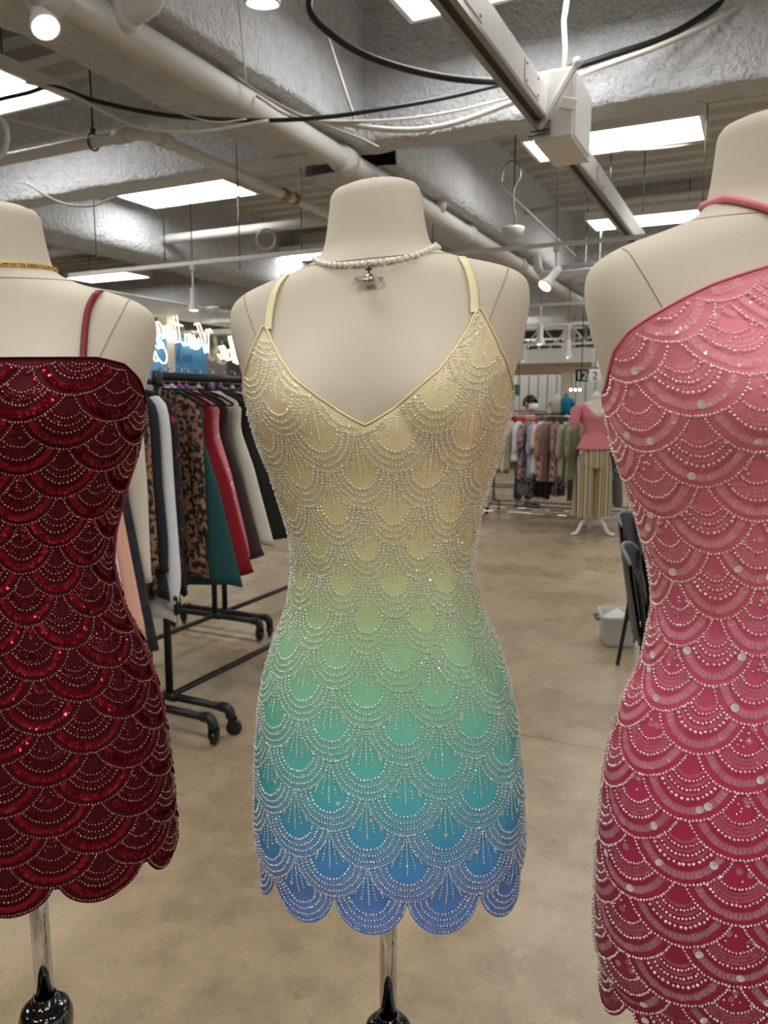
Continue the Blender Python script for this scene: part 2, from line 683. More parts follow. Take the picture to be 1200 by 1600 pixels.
bpipe('cross_pipe', 'grey white pipe running across just below the large lit panel', 'pipe',
      [(7.0, -9.0, 3.24), (7.0, -3.3, 3.24)], 0.05, M_pipe, 12)
bpipe('cross_pipe', 'long thin white pipe running across behind the red dress mannequin neck', 'pipe',
      [(6.2, -9.5, 2.72), (6.2, -6.9, 2.72)], 0.04, M_pipe, 12)
# drop pipe with an elbow next to the centre mannequin's neck
e0 = at_y(690, 255, 6.6)
eu, ev = to_b(e0)
bpipe('drop_pipe', 'white vertical pipe with elbow just right of the cream mannequin neck', 'pipe',
      [(eu, ev, e0.z + 0.25), (eu, ev, e0.z - 0.28), (eu + .02, ev - .03, e0.z - .36), (eu + .03, ev - .09, e0.z - .40), (eu + .05, ev - .35, e0.z - .42)], 0.042, M_pipe, 12,
      [(1, 0.5, 0.1)])
# looped drain pipes beside the spotlight
q = at_y(850, 415, 9.0)
qu, qv = to_b(q)
bpipe('looped_pipe', 'white pipe bend hanging behind the spotlight right of the cream mannequin', 'pipe',
      [(qu, qv - .55, q.z + .18), (qu, qv - .2, q.z + .18), (qu, qv - .1, q.z + .12), (qu, qv - .07, q.z - .02), (qu, qv - .02, q.z - .1), (qu, qv + .2, q.z - .12), (qu, qv + .7, q.z - .1)], 0.05, M_pipe, 12)
# thin struts across the right bay
for (x0, y0, x1, y1, Y, lb) in ((735, 245, 900, 400, 7.6, 'thin grey conduit slanting down behind the pendant fixture'),
                                (372, 0, 385, 130, 3.6, 'thin white hanger wire dropping from the top edge left of the black loop'),
                                (510, 50, 560, 205, 4.4, 'thin white conduit slanting down the rough beam above the centre mannequin')):
    p0, p1 = at_y(x0, y0, Y), at_y(x1, y1, Y)
    o = MB().tube([(0, 0, 0), (p1 - p0) * .5, p1 - p0], 0.008 if Y > 3.7 else 0.004, 8).build('conduit', M_pipe, loc=p0)
    tag(o, lb, 'conduit')
p0, p1 = at_y(886, 0, 4.15), at_y(882, 105, 4.15)
o = MB().tube([(0, 0, 0), (p1 - p0) * .3 + Vector((-.012, 0, 0)), (p1 - p0) * .7, p1 - p0], 0.013, 10).build('flexible_conduit', M_cable_w, loc=p0)
tag(o, 'ribbed white flexible conduit dropping into the switch box from above', 'conduit')

# vertical thin rods of the far bay
for i, (x, y0, y1, Y, lb) in enumerate(((953, 225, 305, 6.9, 'thin rod left of the tall rod over the pink mannequin shoulder'), (1004, 215, 330, 7.2, 'tall thin rod nearest the pink mannequin neck'), (729, 250, 380, 7.5, 'thin rod above the cream mannequin shoulder'),
                                     (375, 285, 420, 7.4, 'thin rod under the large lit panel'), (258, 335, 410, 7.0, 'thin rod above the red mannequin shoulder'))):
    p0, p1 = at_y(x, y1, Y), at_y(x, y0, Y)
    o = MB().tube([(0, 0, 0), (0, 0, p1.z - p0.z)], 0.006, 6).build('hanger_rod', M_steel, loc=p0)
    tag(o, lb, 'rod')

# ------------------------------------------------------------------ busway with switch box
bw = thing('busway', 'long white rectangular electrical busway running away above right', 'busway', b(1.0, -1.03, 2.75), -A)
W2 = 0.078
bd = MB()
bd.box(-W2 / 2, W2 / 2, 0, 9.0, 0.018, 0.15)
bd.build('duct', M_white, bw)
rl = MB()
rl.box(-W2 / 2 - 0.004, -W2 / 2 + 0.022, 0, 9.0, 0, 0.018)
rl.box(W2 / 2 - 0.022, W2 / 2 + 0.004, 0, 9.0, 0, 0.018)
rl.build('lower_rail', mat('grey_rail', srgb(150, 148, 146), 0.4, 0.4), bw)
MB().box(-W2 / 2 + 0.022, W2 / 2 - 0.022, 0, 9.0, 0.008, 0.018).build('dark_slot', mat('slot_dark', srgb(52, 50, 48), .7), bw)
for uu in (1.9, 2.75, 3.55, 4.35, 5.2):
    j = MB()
    j.bbox(W2 / 2, W2 / 2 + 0.004, uu - 1 - .12, uu - 1 + .12, 0.035, 0.135, 0.002)
    j = j.build('cover_plate', M_white, bw)
    k = MB()
    for dy in (-0.09, 0.09):
        for dz in (0.05, 0.12):
            k.box(W2 / 2 + .004, W2 / 2 + .007, uu - 1 + dy - .006, uu - 1 + dy + .006, dz - .004, dz + .004)
    k.build('screw', M_steel, j)

bx = thing('switch_box', 'white metal switch box with lever clamped to the busway', 'switch box', b(3.84, -0.955, 2.66), -A)
MB().bbox(-0.10, 0.085, 0, 0.42, 0, 0.32, 0.004).build('box_body', M_white, bx)
MB().bbox(-0.098, 0.083, -0.008, 0, 0.012, 0.31, 0.003).build('front_cover', M_white, bx)
lv = MB()
Mx = Matrix.Translation((-0.005, -0.03, 0.15)) @ Matrix.Rotation(math.radians(33), 4, 'Y')
lv.bbox(-0.014, 0.014, -0.008, 0.010, -0.10, 0.20, 0.004, M=Mx)
lv.lathe([(0.0, -.012), (0.021, -.012), (0.021, 0.012), (0, 0.012)], 14, Mx @ Matrix.Translation((0, 0, 0.20)) @ Matrix.Rotation(math.pi / 2, 4, 'X'))
lv.lathe([(0.0, -.012), (0.017, -.012), (0.017, 0.012), (0, 0.012)], 14, Mx @ Matrix.Translation((0, 0, -0.10)) @ Matrix.Rotation(math.pi / 2, 4, 'X'))
L = lv.build('lever', M_white, bx)
MB().lathe([(0.0, -.014), (0.008, -.014), (0.008, 0.0), (0, 0.0)], 10, Mx @ Matrix.Translation((0, -0.002, 0.20)) @ Matrix.Rotation(math.pi / 2, 4, 'X')).build('lever_hole', M_steel, L)
MB().bbox(-0.03, 0.045, -0.02, -0.008, 0.135, 0.185, 0.003, M=Matrix.Translation((0.01, 0, 0.0)) @ Matrix.Rotation(0.3, 4, 'Y')).build('lever_bracket', pattern('rusty_white', srgb(226, 225, 222), srgb(196, 150, 92), 26, 0.62), bx)
hp = MB()
hp.tube([(-0.11, -0.02, 0.05), (-0.02, -0.02, 0.05), (-0.02, -0.02, 0.09), (-0.02, -0.02, 0.03), (-0.12, -0.02, 0.03)], 0.006, 6)
hp.build('hasp', M_steel, bx)
hk = MB()
hk.tube([(-0.105, -0.02, 0.03), (-0.105, -0.02, -0.02), (-0.098, -0.02, -0.03), (-0.09, -0.02, -0.02)], 0.004, 6)
hk.build('hook', M_steel, bx)
MB().bbox(0.085, 0.09, 0.03, 0.39, 0.02, 0.30, 0.002).build('side_cover', M_white, bx)

# ------------------------------------------------------------------ cables
def cable(px, r, m, name, label, n=8):
    P = smooth_path([at_y(*p) for p in px], 8)
    o0 = P[0].copy()
    o = MB().tube([p - o0 for p in P], r, n).build(name, m, loc=o0)
    return tag(o, label, 'cable')


cable([(492, -30, 3.9), (484, 15, 3.9), (515, 52, 3.9), (580, 90, 3.9), (680, 118, 3.95), (775, 127, 4.0), (850, 118, 4.3), (960, 85, 4.3), (1060, 48, 4.3), (1170, -25, 4.3)],
      0.017, M_cable_b, 'power_cable', 'thick black power cable looping down from the top edge behind the busway')
cable([(-30, 162, 4.0), (40, 146, 4.0), (85, 136, 4.0), (150, 158, 4.0), (260, 180, 4.05), (390, 188, 4.15), (500, 184, 4.15), (600, 170, 4.15), (700, 152, 4.2), (800, 128, 4.25), (860, 114, 4.3)],
      0.011, M_cable_b, 'power_cable', 'thin black power cable sagging across the ceiling from the left edge')
cable([(40, 128, 3.9), (110, 148, 3.95), (215, 198, 4.05), (310, 206, 4.1), (420, 188, 4.15)],
      0.009, M_cable_w, 'data_cable', 'off white cable drooping over the sprinkler pipe elbow')
cable([(330, 80, 4.1), (390, 135, 4.1), (470, 180, 4.15), (560, 215, 4.15), (592, 230, 4.15)],
      0.006, M_cable_w, 'data_cable', 'thin white cable descending beside the thick pipe toward the beam')
cable([(455, 180, 4.25), (530, 192, 4.25), (620, 203, 4.25), (700, 195, 4.25), (800, 160, 4.25), (920, 112, 4.25), (1030, 72, 4.25), (1110, 36, 4.25), (1170, 0, 4.25), (1190, -20, 4.25)],
      0.015, M_cable_w, 'power_cable', 'thick off white cable swooping across the rough beam behind switch box')
cable([(400, 150, 4.2), (470, 186, 4.2), (600, 188, 4.25), (700, 176, 4.25), (800, 152, 4.3)],
      0.007, M_cable_w, 'data_cable', 'thin white cable parallel above the thick off white one')
cable([(80, 30, 4.0), (150, 110, 4.0), (250, 165, 4.05), (330, 190, 4.05), (385, 186, 4.1)],
      0.0035, M_cable_w, 'data_cable', 'hair thin white wire crossing the upper left ceiling')
cable([(40, 285, 5.5), (90, 315, 5.5), (140, 322, 5.5), (180, 308, 5.6)], 0.008, M_cable_w, 'data_cable', 'white cable curling into the large lit panel from the left')
cable([(-10, 180, 3.7), (6, 190, 3.7), (12, 215, 3.7), (5, 240, 3.7), (-10, 246, 3.7)], 0.012, M_cable_w, 'cable_coil', 'coiled white cable at the left edge above the sprinkler pipe')
cable([(930, 228, 6.5), (990, 234, 6.5), (1060, 228, 6.5), (1110, 218, 6.5)], 0.006, M_cable_w, 'data_cable', 'thin cable sagging below the long lit panel on the right')
cable([(10, 185, 4.1), (70, 200, 4.1), (150, 215, 4.1), (180, 213, 4.1)], 0.006, M_cable_w, 'data_cable', 'thin white wire sagging just above the sprinkler pipe at left')
o0 = at_y(416, 374, 7.2)
o = MB().tube([(0.085 * math.cos(a), 0, 0.085 * math.sin(a)) for a in [i * math.pi / 12 for i in range(24)]], 0.012, 6, closed=True).build('cable_coil', M_cable_w, loc=o0)
tag(o, 'small ring of coiled cable hanging left of the cream mannequin neck', 'cable')
o0 = at_y(371, 300, 5.2)
o = thing('wire_ring', 'small dark wire ring hanging in front of the large lit panel', 'ring', o0)
MB().tube([(0.018 * math.cos(a), 0, 0.03 * math.sin(a)) for a in [i * math.pi / 8 for i in range(16)]], 0.004, 6, closed=True).build('ring', M_iron, o)
MB().tube([(0, 0, .03), (0, 0, DECK + .02 - o0.z)], 0.003, 6).build('wire', M_iron, o)

# pendant fixture with a bent conduit
pf = at_y(802, 362, 7.0)
t = thing('pendant_fixture', 'white bowl pendant fixture hanging from curved conduit in the far bay', 'light', pf)
MB().lathe([(0.0, -.055), (0.05, -.05), (0.088, -.02), (0.10, 0.02), (0.10, 0.035), (0, 0.035)], 20).build('bowl', M_pipe, t)
MB().tube(smooth_path([(0, 0, .035), (0.02, 0, .12), (0.0, 0, .2), (0.0, 0, .36), (0.05, 0, .46), (0.03, 0, .56), (-0.05, 0, .58), (-0.1, 0, .5), (-0.11, 0, .4)], 6), 0.008, 8).build('conduit', M_steel, t)
MB().tube([(0, 0, .3), (0, 0, 1.0)], 0.006, 6).build('rod', M_iron, t)


# ------------------------------------------------------------------ track lights
def track(p0u, p0v, p1u, p1v, z, label):
    c0, c1 = b(p0u, p0v, z), b(p1u, p1v, z)
    o = thing('light_track', label, 'track', c0)
    d = c1 - c0
    MB().box(-0.018, 0.018, 0, d.length, 0, 0.03, M=Matrix.Rotation(-math.atan2(d.x, d.y), 4, 'Z')).build('track_bar', M_white, o)
    for f in (0.12, 0.5, 0.88):
        q = d * f
        MB().tube([(q.x, q.y, 0.03), (q.x, q.y, DECK - z + .02)], 0.005, 6).build('stem', M_steel, o)
    return o


def spot(pos, scale, yaw, tilt, label, drop=0.12):
    t = thing('spotlight', label, 'spotlight', pos)
    M = Matrix.Rotation(yaw, 4, 'Z') @ Matrix.Rotation(tilt, 4, 'X') @ Matrix.Scale(scale, 4)
    MB().lathe([(0.0, 0.19), (0.026, 0.19), (0.03, 0.18), (0.03, 0.07), (0.048, 0.02), (0.056, 0.0), (0.056, -0.012), (0.05, -0.012), (0.046, 0.0), (0.0, 0.004)], 20, M).build('can', M_white, t)
    MB().lathe([(0.0, -0.016), (0.03, -0.013), (0.046, -0.004), (0.046, 0.0)], 18, M).build('bulb', M_bulb, t)
    k = M @ Vector((0, 0, 0.15))
    MB().tube([k, k + Vector((0, 0, 0.06 * scale)), k + Vector((0, 0, drop + 0.1 * scale))], 0.009 * scale, 8).build('stem', M_white, t)
    e = k + Vector((0, 0, drop + 0.1 * scale))
    MB().bbox(e.x - .02, e.x + .02, e.y - .02, e.y + .02, e.z - .01, e.z + .03, .004).build('adapter', M_white, t)
    return t, pos + e


for (x, y, Y, sc, yw, tl, lb, hang) in (
        (70, 40, 3.1, 1.0, -2.3, 0.6, 'large white spotlight glowing at the top left corner', 0.10),
        (410, 0, 3.3, 1.3, 0.0, 0.15, 'glowing spotlight bulb cut by the top edge left of the black loop', 0.10),
        (852, 446, 6.3, 1.05, 2.1, 0.75, 'white angled spotlight right of the cream mannequin shoulder', 0.06),
        (843, 536, 9.5, 1.2, 0, 0.1, 'upright far spotlight above the pink blouse display', 0.1),
        (887, 557, 11.0, 1.2, 0, 0.1, 'far spotlight nearest the aisle number signs', 0.1),
        (817, 562, 12.0, 1.2, 0, 0.1, 'far round spotlight nearest the cream mannequin arm', 0.1),
        (303, 483, 6.6, 0.9, 0, 0.05, 'white spotlight over the neon script sign', 0.1)):
    t, top = spot(at_y(x, y, Y), sc, yw, tl, lb, hang)
    tu, tv = to_b(top)
    L = 1.4 if Y < 9 else 0.9
    track(tu, tv - L, tu, tv + L, top.z + 0.03, 'white light track carrying the ' + ' '.join(lb.split()[:-3]) if False else
          {70: 'white light track over the corner spotlight at top left', 410: 'white light track above the frame left of the black cable loop', 852: 'white light track crossing between cream and pink mannequin shoulders',
           843: 'thin far white track above the pink blouse display', 887: 'thin far white track nearest the aisle number signs', 817: 'thin far white track by the cream mannequin arm', 303: 'white light track above the neon sign'}[x])


# added spotlights and track stubs, unseen behind the camera, brighten the beads
def added_spot(pos, aim, label):
    d = (Vector(aim) - Vector(pos)).normalized()
    tilt = math.acos(max(-1, min(1, -d.z)))
    yaw = math.atan2(-d.x, d.y)
    t, top = spot(Vector(pos), 1.2, yaw, tilt, label, 0.1)
    ld = bpy.data.lights.new('added_spot_beam', 'SPOT')
    ld.energy = ADDED_SPOT_W
    ld.spot_size = math.radians(58)
    ld.spot_blend = 0.6
    ld.shadow_soft_size = 0.05
    ld.color = (1.0, 0.95, 0.88)
    lo = bpy.data.objects.new('added_spot_beam', ld)
    COL.objects.link(lo)
    lo.parent = t
    lo.location = d * 0.03
    lo.rotation_euler = d.to_track_quat('-Z', 'Y').to_euler()
    return top


tops = [added_spot(p_, a_, l_) for p_, a_, l_ in (
    ((-0.75, -0.75, 2.95), (-0.45, 1.0, 1.15), 'added unseen spotlight behind the camera brightening the burgundy dress'),
    ((0.55, -0.95, 2.95), (0.0, 1.0, 1.1), 'added unseen spotlight behind the camera brightening the ombre dress'),
    ((1.25, -0.55, 2.95), (0.45, 0.8, 1.1), 'added unseen spotlight behind the camera brightening the pink dress'))]
for tp, lb in zip(tops, ('added white track stub over the unseen burgundy dress spotlight', 'added white track stub over the unseen ombre dress spotlight', 'added white track stub over the unseen pink dress spotlight')):
    tu, tv = to_b(tp)
    track(tu, tv - 0.3, tu, tv + 0.3, tp.z + 0.03, lb)


# ================================================================== DRESS FORMS
# (z, half width, front depth, back depth, squareness)
PROF = np.array([
    (0.780, .170, .098, .108, 2.1), (0.800, .181, .104, .114, 2.1), (0.827, .183, .106, .116, 2.1), (0.922, .180, .107, .120, 2.1), (1.014, .170, .101, .118, 2.1),
    (1.060, .160, .096, .112, 2.1), (1.104, .146, .092, .104, 2.1), (1.149, .126, .086, .092, 2.1), (1.210, .115, .081, .079, 2.1), (1.253, .119, .085, .081, 2.1), (1.312, .134, .094, .088, 2.1),
    (1.362, .151, .103, .094, 2.15), (1.404, .162, .106, .097, 2.2), (1.444, .169, .104, .098, 2.3), (1.485, .180, .096, .096, 2.4), (1.515, .187, .086, .092, 2.5),
    (1.535, .190, .079, .089, 2.6), (1.550, .190, .074, .086, 2.6), (1.562, .188, .070, .083, 2.6), (1.573, .180, .067, .081, 2.5), (1.585, .156, .064, .079, 2.3), (1.594, .121, .062, .077, 2.1),
    (1.601, .096, .060, .073, 2.0), (1.611, .075, .056, .065, 2.0), (1.622, .067, .053, .060, 2.0), (1.642, .0625, .051, .057, 2.0), (1.672, .058, .050, .054, 2.0), (1.684, .0565, .049, .053, 2.0)])
_zs = np.arange(0.70, 1.70, 0.002)


def _sm(col):
    v = np.interp(_zs, PROF[:, 0], PROF[:, col])
    k = np.exp(-0.5 * (np.arange(-8, 9) * 0.002 / 0.006) ** 2)
    k /= k.sum()
    return np.convolve(np.pad(v, 8, mode='edge'), k, mode='valid')


_T = [_sm(i) for i in range(1, 5)]


SHRUG = [0.0]
SQUASH = [1.0]                  # height of the form above the waist


def form_pt(phi, z, off=0.0, bust=1.0, fill=0.0, extra=0.0):
    """point on the form (local metres, front = -y). off pushes outward; fill bridges the cleavage like cloth"""
    phi = np.asarray(phi, float)
    z = np.asarray(z, float)
    w = np.interp(z, _zs, _T[0]) + off
    df = np.interp(z, _zs, _T[1]) + off
    db = np.interp(z, _zs, _T[2]) + off
    n = np.interp(z, _zs, _T[3])
    s, c = np.sin(phi), np.cos(phi)
    x = w * np.sign(s) * np.abs(s) ** (2 / n)
    d = np.where(c > 0, df, db)
    y = -d * np.sign(c) * np.abs(c) ** (2 / n)
    g = np.zeros_like(x)
    for sx in (-1, 1):
        g = np.maximum(g, np.exp(-((x - sx * 0.082) / 0.056) ** 2 - ((z - 1.425) / np.where(z > 1.425, 0.066, 0.052)) ** 2))
    if fill > 0:
        mid = np.exp(-(x / 0.075) ** 4 - ((z - 1.40) / 0.055) ** 2) * 0.62
        g = np.maximum(g, fill * mid)
    y = y - bust * 0.032 * g * (c > -0.2)
    zz = np.where(z > 1.2, 1.2 + (z - 1.2) * SQUASH[0], z) + SHRUG[0] * x * np.clip((z - 1.38) / 0.17, 0, 1)
    return np.stack([x, y, zz], -1)


def form_nrm(phi, z, off=0.0, fill=0.0):
    e = 0.004
    a1 = form_pt(phi + e, z, off, fill=fill) - form_pt(phi - e, z, off, fill=fill)
    a2 = form_pt(phi, z + e, off, fill=fill) - form_pt(phi, z - e, off, fill=fill)
    n = np.cross(a1, a2)
    n /= np.linalg.norm(n, axis=-1, keepdims=True) + 1e-9
    return n


def grid_tris(nr, nc, wrap=True):
    i, j = np.meshgrid(np.arange(nr - 1), np.arange(nc if wrap else nc - 1), indexing='ij')
    a_ = i * nc + j
    b_ = i * nc + (j + 1) % nc
    c_ = (i + 1) * nc + (j + 1) % nc
    d_ = (i + 1) * nc + j
    return np.concatenate([np.stack([a_, b_, c_], -1).reshape(-1, 3), np.stack([a_, c_, d_], -1).reshape(-1, 3)])


def phi_for_x(x, z, off=0.0):
    w = np.interp(z, _zs, _T[0]) + off
    n = np.interp(z, _zs, _T[3])
    r = np.clip(np.abs(x) / w, 0, 0.999)
    return np.sign(x) * np.arcsin(r ** (n / 2))


def surf_path(xz, off, k=10, fill=0.0):
    """a path given as (x, z) on the front of the form"""
    P = smooth_path([(x, 0, z) for x, z in xz], k)
    out = []
    for p in P:
        ph = phi_for_x(p.x, p.z, off)
        out.append(Vector(form_pt(ph, p.z, off, fill=fill)))
    return out


def make_form(label, pos, yaw, roll, knob_z, scale=1.0):
    t = thing('dress_form', label, 'mannequin', (pos[0], pos[1], 0), 0)
    t.rotation_euler = (0, 0, yaw)
    bodyroot = t
    R = Matrix.Translation((0, 0, 0.8)) @ Matrix.Rotation(roll, 4, 'Y') @ Matrix.Translation((0, 0, -0.8))
    # torso
    z = np.concatenate([np.arange(0.828, 1.52, 0.012), np.arange(1.52, 1.684, 0.0045)])
    ph = np.linspace(0, 2 * np.pi, 112, endpoint=False)
    Z, PH = np.meshgrid(z, ph, indexing='ij')
    V = form_pt(PH, Z).reshape(-1, 3)
    T = grid_tris(len(z), len(ph))
    # neck cap dome and closed bottom
    top = form_pt(ph, np.full_like(ph, z[-1]))
    extra = []
    for f, dz in ((0.97, .006), (0.90, .011), (0.7, .0155), (0.4, .018), (0.02, .019)):
        q = top.copy()
        q[:, :2] *= f
        q[:, 2] += dz
        extra.append(q)
    n0 = len(z)
    V = np.concatenate([V] + extra)
    T2 = grid_tris(len(extra) + 1, len(ph)) + (n0 - 1) * len(ph)
    bot = form_pt(ph, np.full_like(ph, z[0]))
    bot[:, :2] *= 0.02
    V = np.concatenate([V, bot])
    nb = len(V) - len(ph)
    a_ = np.arange(len(ph))
    b_ = (a_ + 1) % len(ph)
    T3 = np.concatenate([np.stack([nb + a_, b_, a_], -1), np.stack([nb + a_, nb + b_, b_], -1)])
    T = np.concatenate([T, T2, T3])
    body = link('torso', np_mesh('torso', V, T, smooth=np.ones(len(T), bool)), M_linen, t)
    body.matrix_local = R
    # seams
    sm = MB()
    zz = 1.604
    sm.tube([Vector(form_pt(p, zz + 0.006 * math.cos(p) * -1, 0.0002)) for p in np.linspace(0, 2 * math.pi, 60, endpoint=False)], 0.0007, 5, closed=True)
    for sx in (-1, 1):
        pts = surf_path([(sx * .163, 1.578), (sx * .158, 1.560), (sx * .150, 1.54), (sx * .140, 1.515), (sx * .131, 1.49), (sx * .127, 1.465)], 0.0002, 6)
        sm.tube(pts, 0.0007, 5)
    s = sm.build('seam', M_seam, t)
    s.matrix_local = R
    zt = 1.2 + 0.503 * SQUASH[0]
    cp = MB().lathe([(0.0, zt + .0055), (0.006, zt + .005), (0.008, zt + .001), (0.0085, zt - .003)], 12)
    c = cp.build('neck_stud', M_steel, t)
    c.matrix_local = R
    # stand
    MB().lathe([(0.0125, knob_z - 0.02), (0.0125, 0.84)], 24).build('pole', M_chrome, t)
    k = knob_z
    MB().lathe([(0.0, 0.10), (0.026, 0.10), (0.030, 0.14), (0.022, 0.20), (0.024, k - .16), (0.029, k - .09), (0.024, k - .075), (0.027, k - .062), (0.033, k - .05), (0.0365, k - .035),
                (0.0365, k - .02), (0.032, k - .006), (0.024, k), (0.0165, k + .001), (0.0165, k + .012), (0.0130, k + .013), (0.0130, k)], 32).build('collar', M_lacquer, t)
    for i in range(3):
        a_ = i * 2 * math.pi / 3 + 0.5
        c_, s_ = math.cos(a_), math.sin(a_)
        P = smooth_path([(0.02 * c_, 0.02 * s_, 0.20), (0.09 * c_, 0.09 * s_, 0.19), (0.16 * c_, 0.16 * s_, 0.10), (0.22 * c_, 0.22 * s_, 0.035), (0.27 * c_, 0.27 * s_, 0.016)], 5)
        MB().tube(P, 0.015, 8).build('leg', M_lacquer, t)
    if scale != 1.0:
        t.scale = (scale, scale, scale)
    return t, R


# ------------------------------------------------------------------ beaded dresses
_ico_t = (1 + 5 ** 0.5) / 2
ICO_V = np.array([(-1, _ico_t, 0), (1, _ico_t, 0), (-1, -_ico_t, 0), (1, -_ico_t, 0), (0, -1, _ico_t), (0, 1, _ico_t), (0, -1, -_ico_t), (0, 1, -_ico_t),
                  (_ico_t, 0, -1), (_ico_t, 0, 1), (-_ico_t, 0, -1), (-_ico_t, 0, 1)])
ICO_V /= np.linalg.norm(ICO_V[0])
ICO_F = np.array([(0, 11, 5), (0, 5, 1), (0, 1, 7), (0, 7, 10), (0, 10, 11), (1, 5, 9), (5, 11, 4), (11, 10, 2), (10, 7, 6), (7, 1, 8),
                  (3, 9, 4), (3, 4, 2), (3, 2, 6), (3, 6, 8), (3, 8, 9), (4, 9, 5), (2, 4, 11), (6, 2, 10), (8, 6, 7), (9, 8, 1)])


def ring_tmpl(ro, ri, n=8):
    a_ = np.arange(n) * 2 * np.pi / n
    V = np.concatenate([np.stack([ro * np.cos(a_), ro * np.sin(a_), 0 * a_], -1), np.stack([ri * np.cos(a_), ri * np.sin(a_), 0 * a_ - ro * 0.12], -1)])
    i = np.arange(n)
    j = (i + 1) % n
    return V, np.concatenate([np.stack([i, j, n + j], -1), np.stack([i, n + j, n + i], -1)])


def disc_tmpl(r, n=10):
    a_ = np.arange(n) * 2 * np.pi / n
    V = np.concatenate([np.stack([r * np.cos(a_), r * np.sin(a_), 0 * a_], -1), [(0, 0, -r * 0.18)]])
    i = np.arange(n)
    return V, np.stack([i, (i + 1) % n, np.full(n, n)], -1)


def frames(nrm, tang, tilt):
    """rotation matrices: z along a tilted normal, x along the tangent"""
    n = nrm + tilt[:, :1] * tang + tilt[:, 1:2] * np.cross(nrm, tang)
    n /= np.linalg.norm(n, axis=1, keepdims=True)
    x = tang - n * np.sum(tang * n, 1, keepdims=True)
    x /= np.linalg.norm(x, axis=1, keepdims=True) + 1e-9
    y = np.cross(n, x)
    return np.stack([x, y, n], -1)


